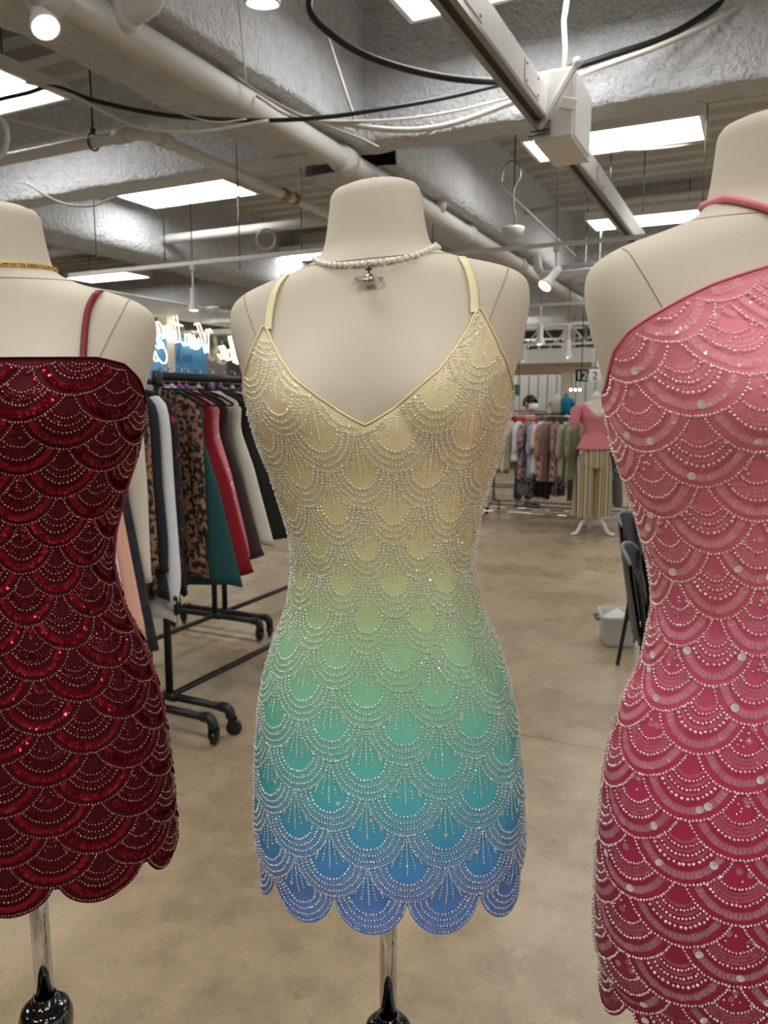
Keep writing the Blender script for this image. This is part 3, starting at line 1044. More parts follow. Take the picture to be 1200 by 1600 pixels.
class Dress:
    def __init__(s, N, h, dd, zbot, ztop, off, c_shift=0.0, flare=0.0):
        s.N, s.h, s.dd, s.ztop, s.off, s.flare = N, h, dd, ztop, off, flare
        s.z00 = zbot + dd                       # level of the ends of the lowest row
        ph = np.linspace(-np.pi, np.pi, 1441)
        p = form_pt(ph, np.full_like(ph, 0.95))
        L = np.concatenate([[0], np.cumsum(np.linalg.norm(np.diff(p, axis=0), axis=1))])
        s._ph, s._c = ph, (L / L[-1] - 0.5) * N + c_shift
        s.fill = 1.0

    def phi(s, c):
        c0, c1 = s._c[0], s._c[-1]
        return np.interp((np.asarray(c) - c0) % (c1 - c0) + c0, s._c, s._ph)

    def pos(s, c, z, off=0.0):
        o = s.off + off
        ph = s.phi(c)
        p = form_pt(ph, np.maximum(z, 0.79), o, fill=s.fill)
        p[..., 2] = np.where(z < 0.79, z, p[..., 2])
        if s.flare:
            k = 1 + s.flare * np.clip(0.9 - z, 0, 1)
            p[..., 0] *= k
            p[..., 1] *= k
        return p

    def nrm(s, c, z):
        return form_nrm(s.phi(c), np.maximum(z, 0.79), s.off, s.fill)

    def row_z(s, r):
        return s.z00 + r * s.h

    def par(s, r):
        return 0.5 * (r % 2)

    def outline(s, c, r):
        x = c - s.par(r)
        x = (x - np.round(x)) / 0.5
        return s.row_z(r) - s.dd * np.sqrt(np.clip(1 - x * x, 0, 1))

    def hem(s, c):
        return np.minimum(s.outline(c, 0), s.outline(c, 1))

    def visible(s, c, z, r, eps=0.0):
        ok = np.ones_like(z, bool)
        for k in (1, 2):
            x = c - s.par(r + k)
            x = (x - np.round(x)) / 0.5
            bound = s.row_z(r + k) - (s.dd + eps) * np.sqrt(np.clip(1 - x * x, 0, 1))
            ok &= z < bound
        return ok

    def under_top(s, c, z, margin=0.006):
        return z < s.ztop(s.phi(c)) - margin

    def arc(s, c0, r, q, spacing, ext=0.25):
        psi = np.linspace(-np.pi / 2, np.pi / 2, 60)
        cc = c0 + 0.5 * q * np.sin(psi)
        zz = s.row_z(r) - s.dd * q * np.cos(psi)
        e = np.linspace(ext, 0.02, 8) * s.h
        cc = np.concatenate([np.full(8, c0 - 0.5 * q), cc, np.full(8, c0 + 0.5 * q)])
        zz = np.concatenate([s.row_z(r) + e, zz, s.row_z(r) + e[::-1]])
        return s.resample(cc, zz, spacing)

    def resample(s, cc, zz, spacing):
        p = s.pos(cc, zz)
        L = np.concatenate([[0], np.cumsum(np.linalg.norm(np.diff(p, axis=0), axis=1))])
        n = max(2, int(L[-1] / spacing))
        t = (np.arange(n) + 0.5) * L[-1] / n
        return np.interp(t, L, cc), np.interp(t, L, zz)

    def fabric(s, root, R, m, nphi=330, nz=110, zmaxcap=None):
        c = np.linspace(s._c[0], s._c[-1], nphi, endpoint=False)
        zt = s.ztop(s.phi(c))
        zb = s.hem(c) - 0.003
        t = np.linspace(0, 1, nz)
        Z = zb[None, :] + (zt - zb)[None, :] * t[:, None]
        V = s.pos(np.broadcast_to(c, Z.shape), Z, -0.0012).reshape(-1, 3)
        T = grid_tris(nz, nphi)
        o = link('fabric', np_mesh('fabric', V, T, smooth=np.ones(len(T), bool)), m, root)
        o.matrix_local = R
        md = o.modifiers.new('thickness', 'SOLIDIFY')
        md.thickness = 0.0012
        md.offset = -1
        # bound edges
        e = MB()
        e.tube([Vector(q) for q in s.pos(c, zt, 0.0)], 0.0012, 6, closed=True)
        k = e.build('neckline_binding', m, root)
        k.matrix_local = R
        e = MB()
        e.tube([Vector(q) for q in s.pos(c, zb, -0.0006)], 0.0011, 5, closed=True)
        k = e.build('hem_binding', m, root)
        k.matrix_local = R
        return o

    def scallop(s, c0, r, spec, acc):
        """append instances for one motif: acc = list of (tmplV, tmplF, pos, rot, scale, mat)"""
        for e in spec(s, c0, r):
            kind, cc, zz, size, mi, jit = e
            ok = s.visible(cc, zz, r, 0.0) & s.under_top(cc, zz)
            cc, zz = cc[ok], zz[ok]
            if len(cc) == 0:
                continue
            nr = s.nrm(cc, zz)
            lift = size if kind == 'bead' else 0.0012
            P = s.pos(cc, zz) + nr * (lift * 0.75)
            tg = s.pos(cc + 0.01, zz) - s.pos(cc - 0.01, zz)
            tg /= np.linalg.norm(tg, axis=1, keepdims=True) + 1e-9
            tilt = nrng.normal(0, jit, (len(cc), 2)) if jit > 0 else np.zeros((len(cc), 2))
            if kind == 'disc':                      # sequins lie over one another like shingles
                tilt[:, 0] += 0.20
                P = P + nr * nrng.uniform(0, 0.0006, (len(cc), 1))
            RT = frames(nr, tg, tilt)
            sz = np.full(len(cc), size)
            if kind == 'bead':                      # hand-sewn: no two beads sit quite alike
                P = P + nrng.normal(0, size * 0.16, P.shape)
                sz = sz * nrng.uniform(0.82, 1.12, len(cc))
            acc.append((kind, P, RT, sz, mi))

    def bead_rows(s, root, R, spec, mats, rows, tm, solo=None, solo_max=0, cmax=0.31):
        """every motif of the front is a part of its own; those round the back are one part"""
        half = s.N / 2
        back = []
        nsolo = 0
        solo_me = None
        for r in range(rows):
            k0 = int(math.floor(-half)) - 1
            for k in range(k0, -k0 + 2):
                c0 = k + s.par(r)
                if not (-half + 1e-6 < c0 <= half + 1e-6):
                    continue
                acc = []
                s.scallop(c0, r, spec, acc)
                if not acc:
                    continue
                mid = s.phi(np.array([c0]))[0]
                if abs(mid) > 1.95:
                    back += acc
                    continue
                singles = []
                if solo:
                    rest = []
                    for a_ in acc:
                        if a_[0] == solo and nsolo < solo_max:
                            pick = nrng.random(len(a_[1])) < solo_prob[0]
                            pick &= (a_[1][:, 1] < 0.0)
                            if pick.any():
                                singles.append((a_[1][pick], a_[2][pick], a_[3][pick]))
                                nsolo += int(pick.sum())
                            if (~pick).any():
                                rest.append((a_[0], a_[1][~pick], a_[2][~pick], a_[3][~pick], a_[4]))
                        else:
                            rest.append(a_)
                    acc = rest
                o = s.emit('beaded_scallop', acc, mats, tm, root, R)
                for P, RT, S in singles:
                    if solo_me is None:
                        V, T = tm[solo]
                        solo_me = np_mesh('sequin', V, T, smooth=np.zeros(len(T), bool))
                        solo_me.materials.append(mats[-1])
                    for i in range(len(P)):
                        q = bpy.data.objects.new('sequin', solo_me)
                        COL.objects.link(q)
                        q.parent = o
                        Mx = Matrix.Identity(4)
                        for a_ in range(3):
                            for b_ in range(3):
                                Mx[a_][b_] = float(RT[i][a_][b_]) * float(S[i])
                            Mx[a_][3] = float(P[i][a_])
                        q.matrix_local = Mx
        if back:
            o = s.emit('back_beading', back, mats, tm, root, R)
            o['kind'] = 'stuff'

    def emit(s, name, acc, mats, tm, root, R):
        Vs, Ts, Ms, Sm = [], [], [], []
        o = 0
        for kind, P, RT, S, mi in acc:
            V, T = tm[kind]
            X = np.einsum('nij,kj->nki', RT, V) * S[:, None, None] + P[:, None, :]
            n, k = len(P), len(V)
            Vs.append(X.reshape(-1, 3))
            Ts.append((T[None] + (np.arange(n) * k)[:, None, None]).reshape(-1, 3) + o)
            Ms.append(np.full(n * len(T), mi))
            Sm.append(np.full(n * len(T), kind == 'bead'))
            o += n * k
        if not Vs:
            me = bpy.data.meshes.new(name)
        else:
            me = np_mesh(name, np.concatenate(Vs), np.concatenate(Ts), np.concatenate(Ms), np.concatenate(Sm))
        ob = link(name, me, mats, root)
        ob.matrix_local = R
        return ob


solo_prob = [0.06]


def interp_deg(pairs):
    xs = np.radians([p[0] for p in pairs])
    zs = np.array([p[1] for p in pairs])
    return lambda ph: np.interp(ph, xs, zs)


TM_ring = ring_tmpl(1.0, 0.42, 8)
TM_disc = disc_tmpl(1.0, 10)
TM = {'bead': (ICO_V, ICO_F), 'ring': TM_ring, 'disc': TM_disc}


# ---- centre: cream to blue ombre
SHRUG[0] = 0.055
SQUASH[0] = 0.98
C_POS = (0.006, 1.0)
C_YAW, C_ROLL = math.radians(-7), math.radians(-1.1)
form_c, RC = make_form('cream linen dress form in the middle wearing the ombre dress and pearls', C_POS, C_YAW, C_ROLL, 0.532)
OMBRE = [(.74, srgb(98, 148, 232)), (.80, srgb(84, 148, 228)), (.86, srgb(72, 158, 214)), (.93, srgb(88, 192, 204)), (1.01, srgb(116, 206, 186)), (1.08, srgb(150, 218, 176)),
         (1.14, srgb(174, 216, 162)), (1.20, srgb(200, 212, 156)), (1.27, srgb(216, 207, 158)), (1.36, srgb(224, 212, 166)), (1.50, srgb(236, 224, 184))]
M_om = ramp_mat('ombre_mesh', OMBRE, .70, 1.55, 0.55, bump=0.15, mul=1.08, alpha_low=(.80, .84, .82))
M_om_seq = ramp_mat('ombre_sequin', [(z, tuple(0.5 * q + 0.48 for q in c[:3]) + (1,)) for z, c in OMBRE], .70, 1.55, 0.14, 0.05, alpha=0.46)
M_om_bead = mat('clear_bead', (1.0, 1.0, 0.99, 1), 0.10, 0.35, spec=1.0, coat=0.4)
M_om_bead2 = mat('silver_bead', (0.97, 0.98, 0.97, 1), 0.12, 0.5)
dress_c = thing('beaded_dress', 'cream to blue ombre beaded mini dress with V neckline and straps', 'dress', (C_POS[0], C_POS[1], 0), C_YAW)
ZT_C = [(0, 1.400), (.012, 1.406), (.03, 1.417), (.055, 1.437), (.08, 1.458), (.100, 1.484), (.114, 1.508), (.121, 1.525), (.126, 1.527), (.136, 1.508), (.148, 1.482), (.160, 1.452), (.165, 1.430)]
_zp = [(math.degrees(float(phi_for_x(x, z))), z) for x, z in ZT_C] + [(92, 1.405), (120, 1.375), (180, 1.36)]
zt_c = interp_deg([(-d, z) for d, z in _zp[:0:-1]] + _zp)
DC = Dress(10, 0.0455, 0.0545, 0.752, zt_c, 0.0055, c_shift=0.12, flare=0.06)
DC.fabric(dress_c, RC, M_om)


def spec_center(s, c0, r):
    out = []
    for q, sp in ((0.985, 0.0036), (0.84, 0.0040), (0.69, 0.0040), (0.54, 0.0046)):
        cc, zz = s.arc(c0, r, q, sp, 0.30)
        out.append(('bead', cc, zz, 0.0014 if q > .6 else 0.0016, 0 if q < 0.9 else 1, 0))
    for q in (0.91, 0.765, 0.615):
        cc, zz = s.arc(c0, r, q, 0.0047, 0.28)
        out.append(('ring', cc, zz, 0.0025, 2, 0.14))
    za = s.row_z(r) + s.h
    for i, a_ in enumerate((-0.30, -0.19, -0.09, 0.0, 0.09, 0.19, 0.30)):
        t0, t1 = 0.22 + rnd.uniform(0, .06), (0.80, 1.02, 1.12, 1.26, 1.12, 1.02, 0.80)[i] + rnd.uniform(-.06, .06)
        t = np.linspace(t0, t1, 30)
        cc, zz = s.resample(c0 + a_ * t, za - s.h * 1.06 * t, 0.0031 if i % 2 == 1 else 0.0042)
        out.append(('bead', cc, zz, 0.00118, 0 if i % 2 == 1 else 1, 0))
    n = rnd.choice((0, 1, 1, 2))
    cc = c0 + np.array([rnd.uniform(-.3, .3) for _ in range(n)])
    zz = s.row_z(r) + np.array([rnd.uniform(-.4, .5) for _ in range(n)]) * s.h
    if n:
        out.append(('ring', cc, zz, 0.0026, 3, 0.2))
    return out


M_glint = mat('white_glint_sequin', (1.0, 1.0, 1.0, 1), 0.08, 0.35)  # white base colour paints a glint onto the scattered loose sequins
DC.bead_rows(dress_c, RC, spec_center, [M_om_bead, M_om_bead2, M_om_seq, M_glint], 18, TM)
M_cream_strap = mat('cream_strap', srgb(240, 230, 190), 0.6)


def strap(root, R, xz, m, back, wdt=0.0055, off=0.004):
    P = surf_path(xz, off, 8)
    last = P[-1]
    P += [Vector((last.x * 0.985, last.y + 0.045, last.z + 0.004)), Vector((last.x * 0.97, last.y + 0.10, last.z - 0.008)), Vector((back[0], back[1], back[2]))]
    P = smooth_path(P, 2)
    V, Fc = [], []
    for i, p in enumerate(P):
        tg = (P[min(i + 1, len(P) - 1)] - P[max(i - 1, 0)]).normalized()
        out = Vector((p.x * 0.3, p.y - 0.02, 0.02 if p.z < 1.55 else 0.6))
        out = (out - tg * out.dot(tg)).normalized()
        sd = tg.cross(out)
        for (a_, c_) in ((-1, 0), (-.7, .8), (.7, .8), (1, 0), (.7, -.8), (-.7, -.8)):
            V.append(p + sd * a_ * wdt + out * c_ * 0.0016)
    for i in range(len(P) - 1):
        for k in range(6):
            Fc.append((i * 6 + k, i * 6 + (k + 1) % 6, i * 6 + 6 + (k + 1) % 6, i * 6 + 6 + k))
    o = MB().add(V, Fc, True).build('strap', m, root)
    o.matrix_local = R
    return o


for sx in (-1, 1):
    strap(dress_c, RC, [(sx * .123, 1.522), (sx * .122, 1.545), (sx * .117, 1.570), (sx * .108, 1.592)], M_cream_strap, (sx * .09, .10, 1.45))

# ---- left: burgundy
SHRUG[0] = 0.0
SQUASH[0] = 0.92
L_POS = (-0.4825, 0.985)
L_YAW, L_ROLL = math.radians(9), math.radians(0.0)
form_l, RL = make_form('cream linen dress form at the left edge wearing the burgundy dress', L_POS, L_YAW, L_ROLL, 0.575)
M_rf = mat('burgundy_cloth', srgb(70, 4, 18), 0.8, var=0.12, vscale=60, spec=0.2)
M_rb = mat('burgundy_bead', srgb(186, 122, 116), 0.2, 0.6)
M_rb2 = mat('dark_red_bead', srgb(118, 28, 40), 0.2, 0.5)
M_rs = mat('red_sequin', srgb(134, 8, 32), 0.10, 0.6)
M_rs2 = mat('wine_sequin', srgb(100, 6, 22), 0.2, 0.6)
dress_l = thing('beaded_dress', 'burgundy sequined mini dress with thin straps at the left edge', 'dress', (L_POS[0], L_POS[1], 0), L_YAW)
zt_l = interp_deg([(-180, 1.36), (-120, 1.40), (-90, 1.435), (-70, 1.470), (-55, 1.490), (-40, 1.497), (-20, 1.495), (0, 1.494), (20, 1.495), (40, 1.497), (55, 1.490), (70, 1.470), (90, 1.435), (120, 1.40), (180, 1.36)])
DL = Dress(9, 0.0330, 0.0540, 0.788, zt_l, 0.0075, flare=0.08)
DL.fabric(dress_l, RL, M_rf)


def spec_sequined(bead_r, disc_r, jit, dots, big):
    """sunburst scales: A = plain drop ringed by bead arcs, B = cluster of loose beads; both closed by a band of overlapping sequins"""
    def spec(s, c0, r):
        out = []
        up = 0.5 * s.h
        z0 = s.row_z(r) + up
        D = s.dd + up

        def arc(q, sp):
            psi = np.linspace(-np.pi * .62, np.pi * .62, 70)
            return s.resample(c0 + 0.5 * min(q, 1) * np.sin(psi), z0 - D * q * np.cos(psi), sp)
        cc, zz = s.arc(c0, r, 0.985, bead_r * 2.5, 0.3)
        out.append(('bead', cc, zz, bead_r, 0, 0))
        cc, zz = arc(0.855, disc_r * 1.05)
        out.append(('disc', cc, zz, disc_r, 2, jit))
        if r % 2 == 0:
            for q, sz, mi in ((0.70, big, 0), (0.575, 1.05, 0), (0.45, 0.95, 0)):
                cc, zz = arc(q, bead_r * sz * 2.7)
                out.append(('bead', cc, zz, bead_r * sz, mi, 0))
            for q in (0.635, 0.51, 0.38):
                cc, zz = arc(q, bead_r * 2.3)
                out.append(('ring', cc, zz, bead_r * 1.2, 3, 0.2))
        else:
            for q, sz, mi in ((0.705, 1.1, 0), (0.48, 0.95, 0)):
                cc, zz = arc(q, bead_r * sz * 2.6)
                out.append(('bead', cc, zz, bead_r * sz, mi, 0))
            for q in (0.645, 0.59, 0.535):
                cc, zz = arc(q, bead_r * 2.3)
                out.append(('ring', cc, zz, bead_r * 1.2, 3, 0.2))
            n = dots
            cc = c0 + np.array([rnd.uniform(-.19, .19) for _ in range(n)])
            zz = s.row_z(r) + np.array([rnd.uniform(-.3, .9) for _ in range(n)]) * s.h
            out.append(('bead', cc, zz, bead_r * 0.95, 0, 0))
            n = 6
            cc = c0 + np.array([rnd.uniform(-.17, .17) for _ in range(n)])
            zz = s.row_z(r) + np.array([rnd.uniform(-.2, .85) for _ in range(n)]) * s.h
            out.append(('disc', cc, zz, disc_r * 0.85, 2, jit))
        return out
    return spec


solo_prob[0] = 0.05
DL.bead_rows(dress_l, RL, spec_sequined(0.0015, 0.0044, 0.13, 14, 1.15), [M_rb, M_rb2, M_rs, M_rs2, M_rs], 26, TM, 'disc', 260)
M_red_strap = mat('burgundy_strap', srgb(122, 18, 40), 0.55)
for sx in (-1, 1):
    strap(dress_l, RL, [(sx * .118, 1.490), (sx * .118, 1.51), (sx * .119, 1.535), (sx * .122, 1.56), (sx * .130, 1.586)], M_red_strap, (sx * .09, .10, 1.45), 0.004, 0.0045)
pp = MB().tube([Vector(DL.pos(np.array([2.1]), np.array([z]), 0.003)[0]) for z in np.linspace(0.98, 1.36, 30)], 0.0022, 6)
pp = pp.build('side_piping', M_red_strap, dress_l)
pp.matrix_local = RL

# ---- right: pink ombre, one shoulder
SQUASH[0] = 1.0
P_POS = (0.434, 0.80)
P_YAW, P_ROLL = math.radians(1), math.radians(-3.0)
form_p, RP = make_form('cream linen dress form at the right edge wearing the pink dress', P_POS, P_YAW, P_ROLL, 0.50)
PINKS = [(.70, srgb(160, 30, 68)), (.84, srgb(166, 32, 74)), (.95, srgb(190, 44, 92)), (1.05, srgb(212, 64, 110)), (1.16, srgb(228, 98, 132)), (1.28, srgb(236, 122, 148)), (1.42, srgb(242, 138, 158)), (1.55, srgb(246, 146, 164))]
M_pf = ramp_mat('pink_ombre_cloth', PINKS, .65, 1.6, 0.5, bump=0.15, mul=0.84)
M_pb = mat('rose_crystal_bead', (1.0, 0.84, 0.85, 1), 0.09, 0.5, spec=1.0)
M_pb2 = mat('rose_bead', srgb(222, 160, 168), 0.15, 0.4)
M_ps = ramp_mat('pink_sequin', [(z, tuple(0.7 * q + 0.34 for q in c[:3]) + (1,)) for z, c in PINKS], .65, 1.6, 0.12, 0.0, alpha=0.36)
M_ps2 = mat('pale_glint_sequin', (1.0, 0.96, 0.99, 1), 0.09, 0.35)  # near-white colour stands in for single sequins catching the light
dress_p = thing('beaded_dress', 'pink to raspberry one shoulder beaded mini dress at the right edge', 'dress', (P_POS[0], P_POS[1], 0), P_YAW)
zt_p = interp_deg([(-180, 1.40), (-130, 1.41), (-100, 1.430), (-85, 1.452), (-72, 1.480), (-60, 1.497), (-45, 1.512), (-25, 1.533), (0, 1.555), (20, 1.565), (40, 1.568), (60, 1.562), (85, 1.54), (100, 1.50), (130, 1.45), (180, 1.40)])
DP = Dress(9, 0.0335, 0.0560, 0.745, zt_p, 0.0065, c_shift=0.25, flare=0.10)
DP.fabric(dress_p, RP, M_pf)
solo_prob[0] = 0.035
DP.bead_rows(dress_p, RP, spec_sequined(0.0014, 0.0042, 0.13, 14, 1.3), [M_pb, M_pb2, M_ps, M_ps, M_ps2], 31, TM, 'disc', 280)
# halter strap crossing the neck
hp_ = [Vector(form_pt(p, 1.622, .003)) for p in np.linspace(-3.0, -1.75, 8)] + surf_path([(-.066, 1.619), (-.05, 1.607), (-.027, 1.592), (0, 1.575), (.03, 1.562), (.06, 1.552)], 0.0045, 8)
o = MB().tube(hp_, 0.0034, 8).build('strap', mat('pink_strap', srgb(226, 128, 146), 0.5), dress_p)
o.matrix_local = RP

# ------------------------------------------------------------------ necklaces
SHRUG[0], SQUASH[0] = 0.055, 0.98
neck = thing('pearl_necklace', 'white pearl necklace with silver orb pendant on the middle form', 'necklace', (C_POS[0], C_POS[1], 0), C_YAW)


def neck_z(ph):
    c = math.cos(ph)
    return 1.614 - 0.0225 * (max(c, 0) ** 2.4) + (0.004 if c < 0 else 0)


def neck_ring(n, off, zf, m0=0):
    P = []
    for p in np.linspace(-math.pi, math.pi, 400, endpoint=False):
        P.append(Vector(form_pt(p, zf(p), off)))
    L = [0]
    for i in range(1, len(P)):
        L.append(L[-1] + (P[i] - P[i - 1]).length)
    tot = L[-1] + (P[0] - P[-1]).length
    out = []
    j = 0
    for i in range(n):
        t = tot * i / n
        while j < len(L) - 1 and L[j + 1] < t:
            j += 1
        out.append((P[j], P[(j + 1) % len(P)] - P[j]))
    return out, tot


ringpts, tot = neck_ring(200, 0.0034, neck_z)
npearl = int(tot / 0.0071)
ringpts, tot = neck_ring(npearl, 0.0034, neck_z)
pm = MB().lathe([(0, -.00345), (.0013, -.0032), (.0024, -.0024), (.0032, -.0012), (.00345, 0), (.0032, .0012), (.0024, .0024), (.0013, .0032), (0, .00345)], 14).mesh('pearl')
pm.materials.append(M_pearl)
for p, _ in ringpts:
    q = bpy.data.objects.new('pearl', pm)
    COL.objects.link(q)
    q.parent = neck
    q.matrix_local = RC @ Matrix.Translation(p)
# pendant
pc = Vector(form_pt(0.0, 1.571, 0.006))
pd = MB()
pd.lathe([(0, -.0085), (.003, -.0082), (.0062, -.0058), (.008, -.002), (.0084, 0), (.008, .002), (.0062, .0058), (.003, .0082), (0, .0085)], 18, Matrix.Translation(pc) @ Matrix.Scale(0.85, 4))
pen = pd.build('orb_pendant', M_silver, neck)
pen.matrix_local = RC
tr = MB()
tr.tube([pc + Vector((0.0165 * math.cos(a_), 0.010 * math.sin(a_) - 0.001, 0.001 + 0.0025 * math.sin(a_))) for a_ in np.linspace(0, 2 * math.pi, 40, endpoint=False)], 0.0010, 6, closed=True)
tr.tube([pc + Vector((0.0140 * math.cos(a_), 0.0085 * math.sin(a_) - 0.001, 0.001 + 0.0022 * math.sin(a_))) for a_ in np.linspace(0, 2 * math.pi, 40, endpoint=False)], 0.0008, 6, closed=True)
tr.tube([pc + Vector((-.006, -.0065, -.003)), pc + Vector((0, -.0085, -.004)), pc + Vector((.006, -.0065, -.003))], 0.0008, 6)
q = tr.build('saturn_ring', M_silver, pen)
cr = MB()
cr.box(-.0012, .0012, -.0008, .0008, .0075, .0150, M=Matrix.Translation(pc))
cr.box(-.0038, .0038, -.0008, .0008, .0105, .0128, M=Matrix.Translation(pc))
cr.build('cross', M_silver, pen)
for k in range(9):
    a_ = -0.9 + k * 0.225
    MB().lathe([(0, -.0009), (.0009, 0), (0, .0009)], 6, Matrix.Translation(pc + Vector((0.0062 * math.sin(a_), -0.0072 * math.cos(a_), 0.0022 * (1 if k % 2 else -1.6))))).build('crystal', mat('crystal', (1, 1, 1, 1), .05, .6), pen)
bl = MB().tube([pc + Vector((0.0015 * math.cos(a_), 0, 0.0175 + 0.003 * math.sin(a_))) for a_ in np.linspace(0, 2 * math.pi, 12, endpoint=False)], 0.0005, 5, closed=True)
bl.build('bail', M_silver, pen)

SHRUG[0], SQUASH[0] = 0.0, 0.92
gold = thing('gold_chain', 'flat gold link chain around the neck of the red dress form', 'necklace', (L_POS[0], L_POS[1], 0), L_YAW)
gp, tot = neck_ring(88, 0.0018, lambda p: 1.619 - 0.004 * max(math.cos(p), 0) ** 2)
gm = MB()
gm.tube([(0.0034 * math.cos(a_), 0.0, 0.0021 * math.sin(a_)) for a_ in np.linspace(0, 2 * math.pi, 10, endpoint=False)], 0.0009, 5, closed=True)
gm = gm.mesh('chain_link')
gm.materials.append(M_gold)
for i, (p, d) in enumerate(gp):
    q = bpy.data.objects.new('chain_link', gm)
    COL.objects.link(q)
    q.parent = gold
    q.matrix_local = RL @ Matrix.Translation(p) @ Matrix.Rotation(math.atan2(d.y, d.x), 4, 'Z') @ Matrix.Rotation(0.35 if i % 2 else -0.35, 4, 'X')


# ================================================================== LEFT CLOTHES RACKS
def rack(name, label, u0, u1, v, ztop, m, legs=0.29, posts_dbl=False, low=0.12, r=0.017):
    """single-rail garment rack along u (building frame)"""
    t = thing(name, label, 'clothes rack', b(u0, v, 0), -A)
    L = u1 - u0
    MB().tube([(0, 0, ztop), (0, L, ztop)], r, 12).build('top_rail', m, t)
    MB().tube([(0, 0, low), (0, L, low)], r * 0.85, 12).build('lower_rail', m, t)
    for y in (0.0, L):
        p = MB().tube([(0, y, low), (0, y, ztop)], r, 12).build('post', m, t)
        MB().lathe([(r * 1.3, ztop - .04), (r * 1.35, ztop - .03), (r * 1.35, ztop + .018), (r * 1.0, ztop + .022)], 12, Matrix.Translation((0, y, 0))).build('fitting', m, p)
        g = MB().tube([(-legs, y, low), (legs, y, low)], r, 12).build('foot_bar', m, t)
        MB().tube([(-0.035, y, low), (0.035, y, low)], r * 1.35, 12).build('fitting', m, g)
        for sx in (-1, 1):
            e = smooth_path([(sx * (legs - .01), y, low), (sx * (legs + .02), y, low), (sx * (legs + .04), y, low - .015), (sx * (legs + .045), y, low - .04)], 4)
            MB().tube(e, r * 1.3, 12).build('elbow', m, g)
            c = thing_part('caster', t)
            yaw = rnd.uniform(-1.2, 1.2)
            Mw = Matrix.Translation((sx * (legs + .045), y, 0.036)) @ Matrix.Rotation(yaw, 4, 'Z')
            cm = MB()
            cm.lathe([(0.0, -.013), (.026, -.013), (.034, -.008), (.034, .008), (.026, .013), (0, .013)], 18, Mw @ Matrix.Translation((0, 0.012, 0)) @ Matrix.Rotation(math.pi / 2, 4, 'Y'))
            cm.tube([Mw @ Vector((0, 0, 0.045)), Mw @ Vector((0, 0.004, 0.03))], 0.012, 8)
            cm.box(-.019, -.015, -.012, .024, -.004, .04, M=Mw)
            cm.box(.015, .019, -.012, .024, -.004, .04, M=Mw)
            cm.box(-.019, .019, -.012, .016, .036, .042, M=Mw)
            cm.build('caster', M_black, t)
    return t


def thing_part(n, t):
    return None


ZR = 1.535
rack('pipe_rack', 'black pipe rack nearest the red dress, its posts and casters showing', 2.55, 4.15, -2.30, ZR, M_iron)
rack('pipe_rack', 'black pipe rack behind the red dress ending at doubled post', 0.85, 2.43, -2.30, ZR, M_iron)
rack('pipe_rack', 'black pipe rack in the second row passing behind the cream mannequin', 3.80, 5.40, -2.95, ZR, M_iron)
rack('pipe_rack', 'black pipe rack in the second row behind the nearest clothes', 2.10, 3.70, -2.95, ZR, M_iron)

# ------------------------------------------------------------------ garments and hangers
def g_section(t, P):
    """half width and half thickness of a garment at fraction t of its length"""
    w = np.interp(t, [0, .03, .07, .25, .5, 1.0], [P['neck'], P['neck'] + .03, P['sh'], P['sh'] * .93, (P['sh'] + P['hem']) * .46, P['hem']])
    th = np.interp(t, [0, .05, .3, 1.0], [.012, .02, P['th'], P['th'] * P.get('flare', 1.3)])
    return w, th


def garment_mesh(P, seed, n=40, m=18):
    g = random.Random(seed)
    k = g.choice((3, 4, 5))
    p0 = g.uniform(0, 6)
    lean = P.get('lean', 0.0)
    V, Fc = [], []
    for i in range(m + 1):
        t = i / m
        w, th = g_section(t, P)
        for j in range(n):
            a_ = 2 * math.pi * j / n
            x = w * math.copysign(abs(math.cos(a_)) ** 0.75, math.cos(a_))
            y = th * math.copysign(abs(math.sin(a_)) ** 0.8, math.sin(a_))
            rp = P.get('rip', .012) * min(1, t * 2.2)
            y += rp * math.sin(k * math.pi * x / max(w, .05) + p0 + t * 1.3)
            x += rp * 0.5 * math.sin(a_ * 5 + p0)
            x += lean * t * t
            z = -P['len'] * t + (0.012 * math.sin(a_ * 3 + p0) if i == m else 0) - (0.03 * abs(x) if i < 3 else 0)
            V.append((x, y, z))
    for i in range(m):
        for j in range(n):
            Fc.append((i * n + j, i * n + (j + 1) % n, (i + 1) * n + (j + 1) % n, (i + 1) * n + j))
    Fc.append(tuple(range(n - 1, -1, -1)))
    Fc.append(tuple(range(m * n, m * n + n)))
    return MB().add(V, Fc, True).mesh('body')


def sleeve_mesh(P, sx, seed):
    g = random.Random(seed)
    sl = P['sleeve']
    puff = P.get('puff', 0)
    pts = [(sx * (P['sh'] - .03), 0, -.055), (sx * (P['sh'] + .012), 0, -.11), (sx * (P['sh'] + .026), g.uniform(-.01, .01), -.11 - sl * .4),
           (sx * (P['sh'] + .03 + P.get('lean', 0) * .3), g.uniform(-.015, .015), -.11 - sl * .75), (sx * (P['sh'] + .03 + P.get('lean', 0) * .6), g.uniform(-.015, .015), -.11 - sl)]
    pts = smooth_path(pts, 4)
    n = len(pts)
    rr = []
    for i in range(n):
        t = i / (n - 1)
        r = np.interp(t, [0, .15, .6, .85, .93, 1.0], [.03, .05, .045 + puff * .6, .04 + puff, .034 + puff * .3, .036])
        rr.append(float(r) * P.get('sw', 1.0))
    mb = MB().tube(pts, 0, 14, rr=rr)
    mb.v = [(x, y * .55, z) for x, y, z in mb.v]          # sleeves hang flat
    return mb.mesh('sleeve')


hook_me = None


